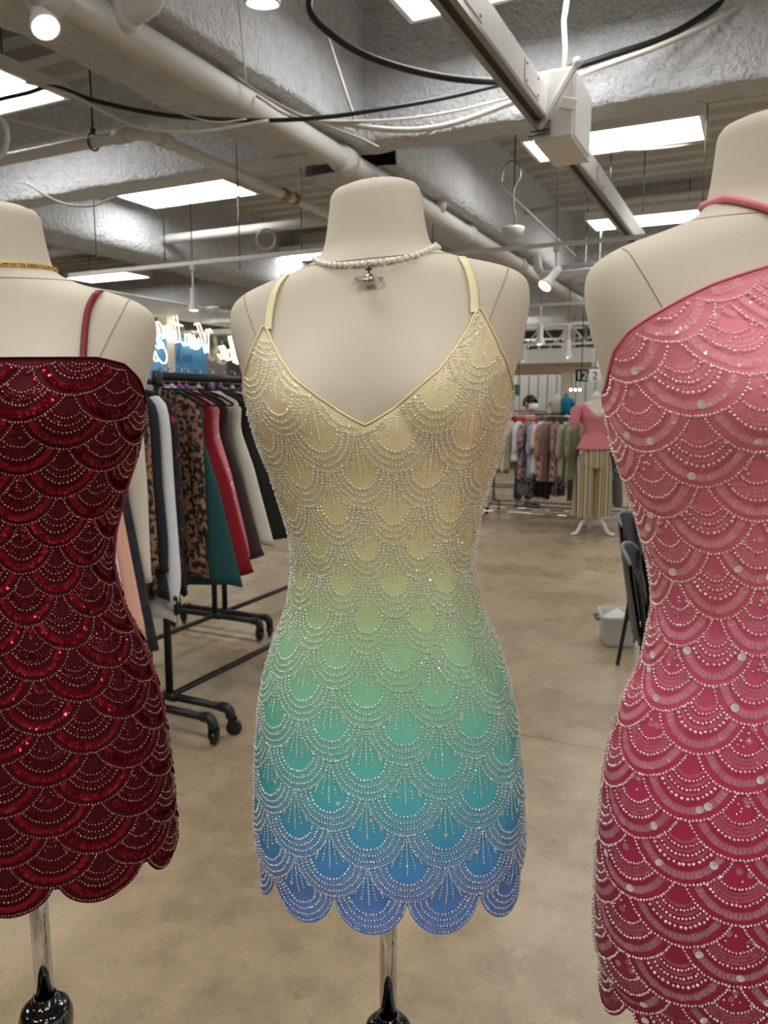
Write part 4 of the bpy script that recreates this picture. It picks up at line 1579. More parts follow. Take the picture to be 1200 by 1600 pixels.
def make_hanger_meshes():
    hk = MB()
    pts = [(0.018 * math.cos(a_), 0, 0.0 + 0.018 * math.sin(a_)) for a_ in np.linspace(-0.5, math.pi, 10)]
    pts += [(-.016, 0, -.012), (-.004, 0, -.028), (0, 0, -.05), (0, 0, -.075)]
    hk.tube(pts, 0.0022, 6)
    hk = hk.mesh('hook')
    hk.materials.append(M_chrome)
    sh = MB()
    sh.tube(smooth_path([(-.20, 0, -.14), (-.13, 0, -.105), (-.04, 0, -.08), (0, 0, -.075), (.04, 0, -.08), (.13, 0, -.105), (.20, 0, -.14)], 3), 0.006, 6)
    sh.tube([(-.195, 0, -.145), (.195, 0, -.145)], 0.004, 6)
    sh = sh.mesh('shoulder_bar')
    sh.materials.append(mat('black_velvet', srgb(12, 12, 14), 0.9))
    mk = MB().lathe([(.006, -.066), (.010, -.064), (.010, -.054), (.006, -.052)], 10).mesh('size_marker')
    mk.materials.append(mat('purple_plastic', srgb(170, 60, 190), .35))
    mk2 = MB().lathe([(.006, -.066), (.010, -.064), (.010, -.054), (.006, -.052)], 10).mesh('size_marker')
    mk2.materials.append(mat('clear_plastic', srgb(220, 214, 220), .2))
    return hk, sh, mk, mk2


HK, SH, MK, MK2 = make_hanger_meshes()


def hang(u, v, zr, P, m, gname, glabel, hlabel, cat, seed, rz, scale=1.0, marker=0, sleeve_mat=None, group_h='hangers'):
    loc = b(u, v, zr + 0.020)
    h = thing('hanger', hlabel, 'hanger', loc, rz, group_h)
    h.scale = (scale,) * 3
    for me, nm in ((HK, 'hook'), (SH, 'shoulder_bar')):
        o = bpy.data.objects.new(nm, me)
        COL.objects.link(o)
        o.parent = h
    if marker:
        o = bpy.data.objects.new('size_marker', MK if marker == 1 else MK2)
        COL.objects.link(o)
        o.parent = h
    g = thing(gname, glabel, cat, b(u, v, zr + 0.020 - 0.078 * scale), rz)
    link('body', garment_mesh(P, seed), m, g)
    if P.get('sleeve'):
        for sx in (-1, 1):
            link('sleeve', sleeve_mesh(P, sx, seed + sx), sleeve_mat or m, g)
    if P.get('tag'):
        MB().box(P['sh'] - .02, P['sh'] + .015, -P['th'] - .022, -P['th'] - .018, -.38, -.25).build('price_tag', M_white, g)
    if P.get('trim'):
        MB().tube([(P['sh'] * .985 + (P['hem'] - P['sh']) * (i / 12) + P.get('lean', 0) * (i / 12) ** 2, -.012, -P['len'] * (0.09 + .9 * i / 12)) for i in range(13)], .012, 8).build('trim', P['trim'], g)
    return g


def cl(name, r, g, bb, **k):
    return mat('cloth_' + name, srgb(r, g, bb), k.pop('rough', 0.85), var=k.pop('var', 0.08), vscale=12, bump=0.2, bscale=60, **k)


K_black = cl('black', 20, 20, 23)
K_blackvel = cl('black_velvet', 15, 15, 18)
K_navy = cl('navy', 26, 28, 38)
K_white = cl('white', 222, 224, 230)
K_cream = cl('cream', 216, 210, 196)
K_peach = cl('peach', 226, 176, 156)
K_pinkd = cl('pink', 220, 142, 152)
K_red = cl('red', 140, 16, 32)
K_teal = cl('teal', 22, 74, 76)
K_brown = cl('brown', 56, 38, 38)
K_olive = cl('olive', 56, 58, 48)
K_green = cl('green', 96, 120, 44)
K_lace = pattern('brown_lace', srgb(24, 20, 20), srgb(150, 112, 84), 46, 0.5)
K_bnet = pattern('dark_net', srgb(40, 36, 34), srgb(96, 76, 60), 30, 0.6)
K_dots = pattern('black_white_trim', srgb(18, 18, 20), srgb(205, 200, 196), 34, 0.56, 'noise')
K_floral = pattern('dark_floral', srgb(24, 22, 26), srgb(150, 40, 70), 44, 0.60)
K_jacq = pattern('navy_jacquard', srgb(34, 37, 46), srgb(22, 23, 30), 18, 0.54)
K_spark = pattern('pink_sparkle', srgb(216, 134, 144), srgb(250, 224, 224), 60, 0.64)


def PP(l, sh, hem, th, **k):
    d = dict(len=l, sh=sh, hem=hem, th=th, neck=.06)
    d.update(k)
    return d


ROW = [
    (1.700, PP(.88, .19, .24, .022, sleeve=.5), K_blackvel, 'blouse', 'black velvet blouse hidden mostly behind the red dress', 'blouse', None),
    (2.020, PP(.90, .19, .27, .022), K_white, 'dress', 'sheer white skirted dress just showing beside the red dress waist', 'dress', None),
    (2.070, PP(.92, .19, .29, .022), K_peach, 'dress', 'peach dress hanging closest beside the red dress waist', 'dress', None),
    (2.120, PP(.98, .19, .30, .034), K_jacq, 'jacket', 'dark navy jacquard coat with wide hem at front of rack', 'coat', None),
    (2.165, PP(.82, .19, .22, .018, sleeve=.62), K_cream, 'blouse', 'cream lace blouse with long sleeve beside the navy coat', 'blouse', None),
    (2.200, PP(.80, .19, .22, .018, tag=1), K_olive, 'blouse', 'dark olive blouse with white price tag beside the cream lace', 'blouse', None),
    (2.235, PP(.80, .185, .24, .02, sleeve=.58), K_lace, 'blouse', 'black and tan lace blouse between olive and navy pieces', 'blouse', None),
    (2.275, PP(.82, .19, .25, .024, sleeve=.60), K_navy, 'blouse', 'plain near black navy blouse left of the bright white one', 'blouse', None),
    (2.315, PP(.92, .19, .23, .024, sleeve=.76, puff=.014), K_white, 'blouse', 'bright white long sleeved blouse with cuffed sleeve on left rack', 'blouse', None),
    (2.355, PP(.90, .19, .25, .02, trim=K_dots), K_black, 'dress', 'black dress edged with black and white trim', 'dress', None),
    (2.380, PP(.86, .14, .19, .02, trim=K_dots), K_navy, 'blouse', 'dark navy blouse edged with pale woven trim beside the black trimmed dress', 'blouse', None),
    (2.400, PP(.82, .18, .25, .016, sleeve=.5), K_floral, 'blouse', 'black blouse with small pink floral print', 'blouse', None),
    (2.420, PP(.78, .18, .24, .02, tag=1), K_blackvel, 'dress', 'plain black dress with price tag before the tan lace dress', 'dress', None),
    (2.585, PP(.80, .15, .20, .02, sleeve=.5, sw=.8), K_lace, 'dress', 'tan and black floral lace dress beside the teal skirt', 'dress', None),
    (2.640, PP(.84, .17, .32, .03), K_teal, 'dress', 'dark teal dress with flared skirt in the middle of left rack', 'dress', None),
    (2.690, PP(.80, .17, .33, .024), K_red, 'dress', 'deep red satin dress hanging right of the teal one', 'dress', None),
    (2.735, PP(.74, .17, .29, .016), K_spark, 'dress', 'narrow pink sparkling dress beside the deep red one', 'dress', None),
    (2.820, PP(.74, .17, .33, .036), K_brown, 'dress', 'dark brown flared dress right of the pink sparkling one', 'dress', None),
    (2.910, PP(.70, .18, .33, .02), K_cream, 'dress', 'off white brocade dress between brown and black dresses', 'dress', None),
    (2.985, PP(.68, .18, .35, .03), K_black, 'dress', 'black brocade flared dress right of the off white one', 'dress', None),
    (3.070, PP(.62, .18, .30, .018, tag=1), K_pinkd, 'dress', 'light pink dress with price tag beside the cream mannequin waist', 'dress', None),
    (3.150, PP(.70, .18, .34, .03), K_blackvel, 'dress', 'black velvet dress closest beside the ombre dress', 'dress', None),
    (3.250, PP(.72, .18, .32, .03), K_green, 'dress', 'moss green dress low behind the ombre dress', 'dress', None),
    (3.360, PP(.74, .18, .32, .03), K_red, 'dress', 'red dress peeking under the moss green dress', 'dress', None),
    (3.500, PP(.72, .18, .32, .03), K_pinkd, 'dress', 'pink striped dress far along the left rack behind ombre dress', 'dress', None),
]
for i, (u, P, m, nm, lb, ct, _) in enumerate(ROW):
    P.setdefault('lean', 0.02)
    hang(u, -2.30, ZR, P, m, nm, lb, 'black velvet hanger holding the ' + ' '.join(lb.split()[:11]), ct, 100 + i, -A + rnd.uniform(-.10, .10), 1.0, 1 + (i % 3 == 2), group_h='black hangers on the near left racks')
ROW2 = [(2.45, K_navy, 'navy blue'), (2.65, K_white, 'white'), (2.85, K_black, 'plain black'), (3.05, K_brown, 'brown'), (3.25, K_blackvel, 'black velvet'), (3.45, K_cream, 'cream'), (3.62, K_bnet, 'dark net'),
        (3.92, K_red, 'dark red'), (4.06, K_black, 'black'), (4.20, K_green, 'moss green'), (4.34, K_pinkd, 'pink'), (4.5, K_cream, 'off white'), (4.66, K_blackvel, 'deep black')]
for i, (u, m, w) in enumerate(ROW2):
    hang(u, -2.95, ZR, PP(.62 + .08 * (i % 3), .18, .26, .035, sleeve=.4 if i % 2 else None), m, 'blouse', w + ' garment deep in the second left rack', 'black hanger holding the ' + w + ' garment in the second left rack', 'blouse', 300 + i,
         -A + rnd.uniform(-.1, .1), 1.0, 1, group_h='black hangers on the second left racks')
# white shoes-like bundle resting under arm of the left form is a white sleeve: a blouse hung at the rack end
# ------------------------------------------------------------------ kiosk with neon sign
kv = -4.70
ks = MB()
for u in (4.3, 5.35, 6.6, 7.9):
    ks.box(kv - .05, kv + .05, u - .045, u + .045, 0, 2.16)
ks.box(kv - .06, kv + .06, 4.2, 8.0, 2.16, 2.25)
ks.box(kv - .06, kv + .06, 4.2, 8.0, 0, 0.5)
ks.box(kv - .05, kv + .05, 4.2, 8.0, 1.02, 1.08)
o = bstruct('window_1', ks, M_white)
gl = MB()
for (u0, u1) in ((4.345, 5.305), (5.395, 6.555), (6.645, 7.855)):
    gl = MB()
    gl.box(kv - .004, kv + .004, u0, u1, 1.08, 2.16)
    gl.build('pane', glass_like('window_glass', (1, 1, 1, 1), 0.05), o)
# inner wall of the kiosk
kw = MB()
kw.box(-7.3, -7.2, 3.5, 9.5, 0, 2.25)
bstruct('wall_kiosk', kw, mat('kiosk_wall', srgb(150, 146, 142), .8))
kb = thing('kiosk_header', 'white sloped frame of the glass kiosk behind the left rack', 'frame', b(6.0, -4.7, 2.255), -A)
MB().bbox(-.03, .03, -1.9, 1.9, 0, .05, .01).build('header_beam', M_white, kb)
MB().bbox(-2.4, .05, 1.82, 1.9, 0, .07, .01).build('cross_beam', M_white, kb)
MB().bbox(-2.4, .05, -.02, .05, 0, .07, .01).build('cross_beam', M_white, kb)

# blue poster with script
ps0 = b(5.42, kv + 0.03, 1.83)
ps = thing('poster', 'bright blue poster with dark script lettering behind the neon sign', 'poster', ps0, -A)
MB().box(-.004, .004, -.46, .44, -.17, .17).build('sheet', mat('poster_blue', srgb(72, 158, 224), .6), ps)


def strokes_obj(name, strokes, r, m, parent, M):
    mb = MB()
    for st in strokes:
        P = smooth_path([M @ Vector((x, 0, z)) for x, z in st], 5)
        mb.tube(P, r, 6)
    return mb.build(name, m, parent)


SCRIPT = {  # hand-drawn cursive strokes in a unit box
    't': ([[(.30, 1.0), (.24, .5), (.22, .1), (.34, .0), (.46, .12)], [(.04, .68), (.5, .74)]], .45),
    'h': ([[(.0, .05), (.16, .55), (.28, 1.0), (.18, .98), (.12, .5), (.06, .0), (.2, .42), (.34, .46), (.34, .15), (.42, .0), (.54, .12)]], .52),
    'e': ([[(.0, .18), (.2, .3), (.3, .44), (.18, .5), (.06, .3), (.1, .06), (.26, .0), (.42, .14)]], .42),
    'V': ([[(-.02, .86), (.1, .98), (.18, .8), (.26, .0), (.4, .5), (.62, 1.02), (.74, .96)]], .62),
    'i': ([[(.0, .12), (.1, .46), (.1, .1), (.18, .0), (.3, .12)], [(.14, .66), (.15, .70)]], .28),
    'n': ([[(.0, .4), (.06, .46), (.06, .0), (.16, .38), (.3, .46), (.32, .12), (.4, .0), (.5, .12)]], .50),
    'a': ([[(.34, .42), (.18, .48), (.02, .24), (.1, .0), (.28, .12), (.36, .46), (.34, .1), (.42, .0), (.52, .12)]], .50),
    'g': ([[(.34, .42), (.18, .48), (.02, .24), (.1, .02), (.28, .14), (.36, .46), (.32, -.2), (.16, -.44), (.04, -.3), (.3, -.06), (.5, .12)]], .50),
    'C': ([[(.5, .82), (.42, .98), (.2, .9), (.02, .5), (.1, .08), (.34, .0), (.56, .18)]], .54),
    'l': ([[(.0, .1), (.2, .6), (.26, 1.0), (.14, .95), (.1, .3), (.16, .0), (.3, .12)]], .28),
    'u': ([[(.0, .44), (.02, .08), (.14, .0), (.3, .3), (.32, .46), (.32, .08), (.4, .0), (.5, .12)]], .48),
    'm': ([[(.0, .44), (.04, .0), (.12, .36), (.24, .44), (.25, .0), (.34, .36), (.46, .44), (.48, .08), (.56, .0), (.66, .12)]], .64),
    's': ([[(.0, .05), (.2, .48), (.28, .2), (.2, .0), (.02, .06)]], .34),
}


def write(txt, hgt, slant=0.25):
    out, x = [], 0.0
    for ch in txt:
        if ch == ' ':
            x += .38
            continue
        st, w = SCRIPT[ch]
        for s_ in st:
            out.append([((x + p[0] + slant * p[1]) * hgt, p[1] * hgt) for p in s_])
        x += w
    return out


# letters run along +u on the poster (read from the front, facing +v)
Mp = Matrix.Translation((.008, -.10, -.05)) @ Matrix.Rotation(math.pi / 2, 4, 'Z')
strokes_obj('lettering', write('Clum', .17), .0022, mat('ink_blue', srgb(44, 84, 150), .6), ps, Mp)

M_neon = mat('neon_tube', (1, 1, 1, 1), .4, emit=(1.0, .86, .52, 1), es=2.4)
ns = thing('neon_sign', 'warm white neon script sign seen mirrored through the glass', 'sign', b(6.36, kv + 0.10, 1.79), -A)
# mirrored: the text starts at the far end and runs back toward the camera
Mn = Matrix.Scale(1.3, 4, (0, 1, 0)) @ Matrix.Rotation(math.radians(-90), 4, 'Z') @ Matrix.Rotation(math.radians(-12), 4, 'Y')
for (dx, dz) in ((0, 0), (-.03, -.006)):  # second offset copy stands in for the lettering's reflection in the glass
    strokes_obj('glowing_lettering', [[(x, z) for x, z in s_] for s_ in write('the Vintag', .22)], .0038, M_neon, ns, Matrix.Translation((-.01 * (dx != 0), dx, dz)) @ Mn)
strokes_obj('glowing_lettering', write('Cs', .16), .0042, M_neon, ns, Matrix.Translation((0, -1.12, -.04)) @ Mn)
MB().box(.012, .018, -1.75, .05, -.16, .52).build('backing_sheet', glass_like('acrylic', (1, 1, 1, 1), .04), ns)

# ------------------------------------------------------------------ chairs and bin on the right
def chair(label, loc, rz):
    t = thing('stacking_chair', label, 'chair', loc, rz)
    V, Fc = [], []
    n, m = 16, 10
    # shell back: curved sheet, local -y is the front of the chair
    for sgn in (0, 1):
        for i in range(m + 1):
            for j in range(n + 1):
                x = -.23 + .46 * j / n
                z = .45 + .36 * i / m
                y = .20 + .06 * (i / m) + .05 * (1 - (abs(x) / .23) ** 2) + sgn * .012
                k = 1 - .16 * max(0, (i / m - .6) / .4) ** 2 * (1 if True else 0)
                V.append((x * k, y, z - .045 * (abs(x) / .23) ** 4 * (i / m)))
    N = (n + 1) * (m + 1)
    for i in range(m):
        for j in range(n):
            q = i * (n + 1) + j
            Fc.append((q, q + 1, q + n + 2, q + n + 1))
            Fc.append((N + q, N + q + n + 1, N + q + n + 2, N + q + 1))
    bp = MB().add(V, Fc, True).build('backrest', mat('black_plastic', srgb(24, 25, 28), .42), t)
    top = [((-.23 + .46 * j / n) * .84, .26 + .05 * (1 - ((-.23 + .46 * j / n) / .23) ** 2) + .006, .81 - .045 * (abs(-.23 + .46 * j / n) / .23) ** 4) for j in range(n + 1)]
    MB().tube(top, .009, 8).build('edge_rim', mat('grey_rim', srgb(120, 128, 136), .4), bp)
    MB().bbox(-.225, .225, -.22, .22, .43, .455, .012).build('seat', MATS['black_plastic'], t)
    for sx in (-1, 1):
        MB().tube(smooth_path([(sx * .21, .24, .75), (sx * .215, .20, .45), (sx * .225, .25, 0.01)], 4), .011, 8).build('leg', M_black, t)
        MB().tube(smooth_path([(sx * .21, .18, .43), (sx * .215, -.18, .43), (sx * .225, -.22, 0.01)], 4), .011, 8).build('leg', M_black, t)
    MB().tube([(-.21, .22, .25), (.21, .22, .25)], .008, 8).build('stretcher', M_black, t)
    return t


cu, cv = to_b(at_z(1060, 1010, 0))
chair('black plastic chair behind the pink dress, farther one with taller back', at_y(1052, 990, 4.1).xy.to_3d(), math.radians(62))
chair('black plastic chair with grey top edge nearer the plastic bin', at_y(1088, 990, 3.15).xy.to_3d(), math.radians(68))
bin_p = at_z(962, 1003, 0)
t = thing('plastic_bin', 'white translucent plastic storage bin on the floor by the chairs', 'bin', bin_p, math.radians(-8))
bn = MB()
V, Fc = [], []
prof = [(.080, .11, .0), (.086, .118, .02), (.098, .135, .165), (.104, .142, .17), (.104, .142, .185), (.096, .134, .185), (.090, .126, .16), (.078, .105, .012)]
for (hx, hy, z) in prof:
    for k in range(24):
        a_ = 2 * math.pi * k / 24
        V.append((hx * math.copysign(abs(math.cos(a_)) ** .35, math.cos(a_)), hy * math.copysign(abs(math.sin(a_)) ** .35, math.sin(a_)), z))
for i in range(len(prof) - 1):
    for k in range(24):
        Fc.append((i * 24 + k, i * 24 + (k + 1) % 24, (i + 1) * 24 + (k + 1) % 24, (i + 1) * 24 + k))
Fc.append(tuple(range(23, -1, -1)))
Fc.append(tuple(range(7 * 24, 8 * 24)))
bn.add(V, Fc, True)
bn.build('tub', mat('milky_plastic', srgb(205, 208, 206), .35), t)
MB().tube([(-.106, -.05, .15), (-.125, -.045, .155), (-.125, .045, .155), (-.106, .05, .15)], .008, 8).build('handle', mat('grey_handle', srgb(90, 92, 92), .5), t)
MB().add([(-.07, -.09, .15), (.07, -.1, .14), (.08, .09, .15), (-.06, .1, .14), (0, 0, .21)], [(0, 1, 4), (1, 2, 4), (2, 3, 4), (3, 0, 4)], True).build('crumpled_paper', M_white, t)


# ================================================================== RIGHT BACKGROUND
def rack_v(name, label, u, v0, v1, ztop, m, legs=0.25, low=0.14, r=0.014):
    """chrome rack running across (along v)"""
    t = thing(name, label, 'clothes rack', b(u, v0, 0), -A)
    L = v1 - v0
    MB().tube([(0, 0, ztop), (L, 0, ztop)], r, 10).build('top_rail', m, t)
    for y in (-legs + .05, legs - .05):
        MB().tube([(0, y, low), (L, y, low)], r * .8, 8).build('lower_rail', m, t)
    for x in (0.0, L):
        MB().tube([(x, 0, low + .2), (x, 0, ztop)], r, 10).build('post', m, t)
        MB().tube(smooth_path([(x, -legs, .09), (x, -legs + .05, low), (x, -.05, low + .02), (x, 0, low + .2)], 4), r, 8).build('foot', m, t)
        MB().tube(smooth_path([(x, legs, .09), (x, legs - .05, low), (x, .05, low + .02), (x, 0, low + .2)], 4), r, 8).build('foot', m, t)
        for y in (-legs, legs):
            Mw = Matrix.Translation((x, y, 0.036)) @ Matrix.Rotation(rnd.uniform(0, 1.5), 4, 'Z')
            c = MB().lathe([(0.0, -.012), (.026, -.012), (.034, -.007), (.034, .007), (.026, .012), (0, .012)], 14, Mw @ Matrix.Translation((0, 0.012, 0)) @ Matrix.Rotation(math.pi / 2, 4, 'Y'))
            c.box(-.018, .018, -.012, .016, .034, .06, M=Mw)
            c.build('caster', M_black, t)
    return t


ZC = 1.27
UC = 8.95
rack_v('chrome_rack', 'chrome rack of pastel tops behind the pink blouse mannequin', UC, -3.05, -1.25, ZC, M_chrome)
K_sage = cl('sage', 172, 172, 148)
K_ivory = cl('ivory', 214, 206, 186)
K_paleP = cl('pale_pink', 232, 206, 198)
K_lblue = cl('light_blue', 160, 172, 196)
K_must = cl('mustard', 196, 168, 96)
K_stripe = pattern('striped_pink', srgb(190, 150, 142), srgb(112, 96, 92), 26, .5, 'wave')
K_sstripe = pattern('striped_sage', srgb(176, 178, 154), srgb(132, 138, 116), 30, .5, 'wave')
K_multi = pattern('multi_print', srgb(92, 84, 112), srgb(206, 150, 140), 26, .5)
K_gdark = pattern('dark_green_print', srgb(74, 82, 70), srgb(150, 152, 140), 30, .56)
K_slate = cl('slate', 104, 108, 126)
ROWC = [(-3.0, K_paleP, 'pale pink', .50, .34), (-2.88, K_paleP, 'blush', .50, .2), (-2.76, K_ivory, 'ivory', .55, .24), (-2.66, K_ivory, 'wide cream', .58, .26), (-2.55, K_white, 'white', .46, .24),
        (-2.45, K_multi, 'multicoloured print', .66, .2), (-2.38, K_lblue, 'light blue', .64, .26), (-2.28, K_paleP, 'dusty pink', .60, .2), (-2.20, K_stripe, 'pink striped', .68, .3), (-2.10, K_stripe, 'brown striped', .68, .24),
        (-1.98, K_sage, 'pale sage', .62, .3), (-1.87, K_sstripe, 'sage striped', .66, .3), (-1.74, K_must, 'mustard', .50, .28), (-1.62, K_slate, 'slate', .62, .2), (-1.50, K_lblue, 'grey blue', .66, .2), (-1.38, K_gdark, 'dark green print', .56, .3)]
for i, (v, m, w, ln, sl) in enumerate(ROWC):
    hang(UC, v, ZC, PP(ln, .20, .25, .04, sleeve=sl, puff=.012, sw=1.25, neck=.08), m, 'blouse', w + ' blouse on the chrome rack behind the mannequin in pink', 'thin hanger of the ' + w + ' blouse on chrome rack', 'blouse', 500 + i,
         -A + math.pi / 2 + rnd.uniform(-.25, .25), 1.0, 0, group_h='hangers on the chrome rack')

# trousers and skirts hung lower, behind that rack
UD = 9.6
rack_v('chrome_rack', 'low chrome rack of trousers behind the pastel tops', UD, -3.05, -1.2, 0.98, M_steel)
K_denim = cl('denim', 44, 66, 98)
K_bw = pattern('black_white_print', srgb(150, 146, 144), srgb(30, 30, 34), 26, .52)
K_grey = cl('grey', 122, 118, 118)
for i, (v, m, w, ln) in enumerate(((-2.95, K_green, 'green folded', .40), (-2.62, K_bw, 'black and white print', .68), (-2.44, K_brown, 'dark brown', .70), (-2.25, K_bw, 'spotted monochrome', .66), (-2.0, K_grey, 'grey', .72), (-1.8, K_slate, 'slate grey', .72), (-1.55, K_grey, 'ash grey', .74))):
    hang(UD, v, .98, PP(ln, .13, .16, .05, neck=.12), m, 'trousers', w + ' trousers hanging low behind the pastel tops', 'clip hanger of the ' + w + ' trousers on the low rack', 'trousers', 560 + i, -A + math.pi / 2 + rnd.uniform(.4, 1.1), .8, 0, group_h='hangers on the low rack')

# back rack with base showing at the left
rack_v('chrome_rack', 'farther chrome rack whose base shows beside the ombre dress', 11.6, -4.4, -2.9, 1.30, M_steel)
for i, (v, m, w) in enumerate(((-4.2, K_red, 'red'), (-4.0, K_cream, 'cream'), (-3.8, K_black, 'black'), (-3.6, K_pinkd, 'pink'), (-3.4, K_red, 'dark red'), (-3.2, K_white, 'white'), (-3.02, K_teal, 'teal'))):
    hang(11.6, v, 1.30, PP(.55, .2, .25, .05, sleeve=.3), m, 'blouse', w + ' top on the farthest rack past the ombre dress', 'hanger of the ' + w + ' top on the farthest rack', 'blouse', 600 + i, -A + math.pi / 2, 1.0, 0, group_h='hangers on the farthest rack')

# black upright beside the mannequin
rack_v('black_rack', 'black metal rack partly hidden behind the pink dress', 9.2, -1.05, 0.3, 1.3, M_black)
for i, (v, m, w) in enumerate(((-.95, K_white, 'white'), (-.8, K_gdark, 'green print'), (-.6, K_brown, 'brown'), (-.4, K_grey, 'grey'))):
    hang(9.2, v, 1.30, PP(.6, .2, .24, .05, sleeve=.3), m, 'blouse', w + ' top on the black rack beside pink dress edge', 'hanger of the ' + w + ' top on the black rack', 'blouse', 640 + i, -A + math.pi / 2, 1.0, 0, group_h='hangers on the black rack')

# ------------------------------------------------------------------ far mannequin in pink blouse and striped trousers
mp = b(8.42, -1.56)
mf = thing('display_mannequin', 'white dress form on curved white tripod stand in the far aisle', 'mannequin', mp, 0)
SHRUG[0] = 0.0
k92 = 0.915
M_wform = mat('white_form', srgb(224, 216, 204), .7)
z = np.concatenate([np.arange(0.80, 1.52, 0.03), np.arange(1.52, 1.684, 0.012)])
ph = np.linspace(0, 2 * np.pi, 40, endpoint=False)
Z, PH = np.meshgrid(z, ph, indexing='ij')
V = form_pt(PH, Z).reshape(-1, 3) * k92
T = grid_tris(len(z), len(ph))
capv = len(V)
V = np.concatenate([V, [[0, 0, 1.70 * k92], [0, 0, .79 * k92]]])
last = (len(z) - 1) * len(ph)
a_ = np.arange(len(ph))
T = np.concatenate([T, np.stack([last + a_, last + (a_ + 1) % len(ph), np.full(len(ph), capv)], -1), np.stack([(a_ + 1) % len(ph), a_, np.full(len(ph), capv + 1)], -1)])
link('torso', np_mesh('torso', V, T, smooth=np.ones(len(T), bool)), M_wform, mf)
MB().tube([(0, 0, .16), (0, 0, .76)], .018, 10).build('pole', M_white, mf)
for i in range(3):
    a0 = -math.pi / 2 + .9 + i * 2 * math.pi / 3
    c_, s_ = math.cos(a0), math.sin(a0)
    MB().tube(smooth_path([(0, 0, .20), (.06 * c_, .06 * s_, .21), (.13 * c_, .13 * s_, .14), (.19 * c_, .19 * s_, .04), (.26 * c_, .26 * s_, .022)], 5), .019, 10).build('leg', M_white, mf)

bl_ = thing('pink_blouse', 'pink V neck peplum blouse with puff sleeves on the far mannequin', 'blouse', mp, 0)
M_blouse = mat('cloth_blouse_pink', srgb(212, 128, 142), .8, var=.08, vscale=20, bump=.3, bscale=40)
ph = np.linspace(-np.pi, np.pi, 72, endpoint=False)
ztop_b = np.interp(np.abs(ph), [0, .25, .55, .9, 1.3, np.pi], [1.41, 1.46, 1.55, 1.585, 1.56, 1.58])
rows = np.linspace(0, 1, 24)
zb = 1.02
Z = zb + (ztop_b - zb)[None, :] * rows[:, None]
PH = np.broadcast_to(ph, Z.shape)
V = form_pt(PH, Z, .012, fill=1)
fl_ = np.clip((1.20 - Z) / .18, 0, 1)
V[..., 0] *= 1 + .18 * fl_ + .02 * np.sin(PH * 12) * fl_
V[..., 1] *= 1 + .22 * fl_ + .04 * np.sin(PH * 12) * fl_
V = V.reshape(-1, 3) * k92
T = grid_tris(24, 72)
o = link('bodice', np_mesh('bodice', V, T, smooth=np.ones(len(T), bool)), M_blouse, bl_)
md = o.modifiers.new('thickness', 'SOLIDIFY')
md.thickness = .004
for sx in (-1, 1):
    P = smooth_path([(sx * .12, 0, 1.375), (sx * .175, -.005, 1.365), (sx * .21, -.01, 1.31), (sx * .228, -.01, 1.23), (sx * .235, -.01, 1.18)], 4)
    n_ = len(P)
    MB().tube(P, 0, 14, rr=[float(np.interp(i / (n_ - 1), [0, .3, .7, 1], [.042, .058, .062, .05])) for i in range(n_)]).build('sleeve', M_blouse, bl_)
tb = MB()
for k in range(4):
    tb.lathe([(0, -.006), (.006, 0), (0, .006)], 8, Matrix.Translation((0, -.125 + .01 * k, 1.26 - .035 * k)))
for k in range(4):
    MB().lathe([(0, -.006), (.007, 0), (0, .006)], 8, Matrix.Translation((0, float(form_pt(0, (1.33 - .04 * k), .018, fill=1)[1]) * k92, (1.33 - .04 * k) * k92))).build('button', M_blouse, bl_)

tr_ = thing('striped_trousers', 'wide leg trousers with vertical earthy stripes on the far mannequin', 'trousers', mp, 0)
M_st = mat('cloth_earth_stripe', srgb(180, 160, 120), .85)
nt = M_st.node_tree
tc = nt.nodes.new('ShaderNodeTexCoord')
sx_ = nt.nodes.new('ShaderNodeSeparateXYZ')
nt.links.new(tc.outputs['Object'], sx_.inputs[0])
mm = nt.nodes.new('ShaderNodeMath')
mm.operation = 'MULTIPLY'
mm.inputs[1].default_value = 9.0
nt.links.new(sx_.outputs['X'], mm.inputs[0])
fr = nt.nodes.new('ShaderNodeMath')
fr.operation = 'FRACT'
nt.links.new(mm.outputs[0], fr.inputs[0])
rp = nt.nodes.new('ShaderNodeValToRGB')
rp.color_ramp.interpolation = 'CONSTANT'
el = rp.color_ramp.elements
el[0].position = 0
el[0].color = srgb(176, 156, 112)
el[1].position = .2
el[1].color = srgb(104, 98, 92)
for p_, c_ in ((.34, srgb(196, 186, 160)), (.5, srgb(112, 122, 120)), (.62, srgb(186, 160, 100)), (.78, srgb(92, 84, 80)), (.88, srgb(190, 180, 156))):
    e = el.new(p_)
    e.color = c_
nt.links.new(fr.outputs[0], rp.inputs['Fac'])
nt.links.new(rp.outputs['Color'], nt.nodes['Principled BSDF'].inputs['Base Color'])
hipV = MB()
V, Fc = [], []
n_ = 48
lv_ = [(1.0, .115, .085), (.96, .128, .095), (.90, .152, .11), (.84, .174, .12), (.74, .184, .12)]
for (zz, w, d) in lv_:
    for k in range(n_):
        a0 = 2 * math.pi * k / n_
        V.append((w * math.cos(a0), d * math.sin(a0), zz))
for i in range(len(lv_) - 1):
    for k in range(n_):
        Fc.append((i * n_ + k, i * n_ + (k + 1) % n_, (i + 1) * n_ + (k + 1) % n_, (i + 1) * n_ + k))
MB().add(V, Fc, True).build('hips', M_st, tr_)
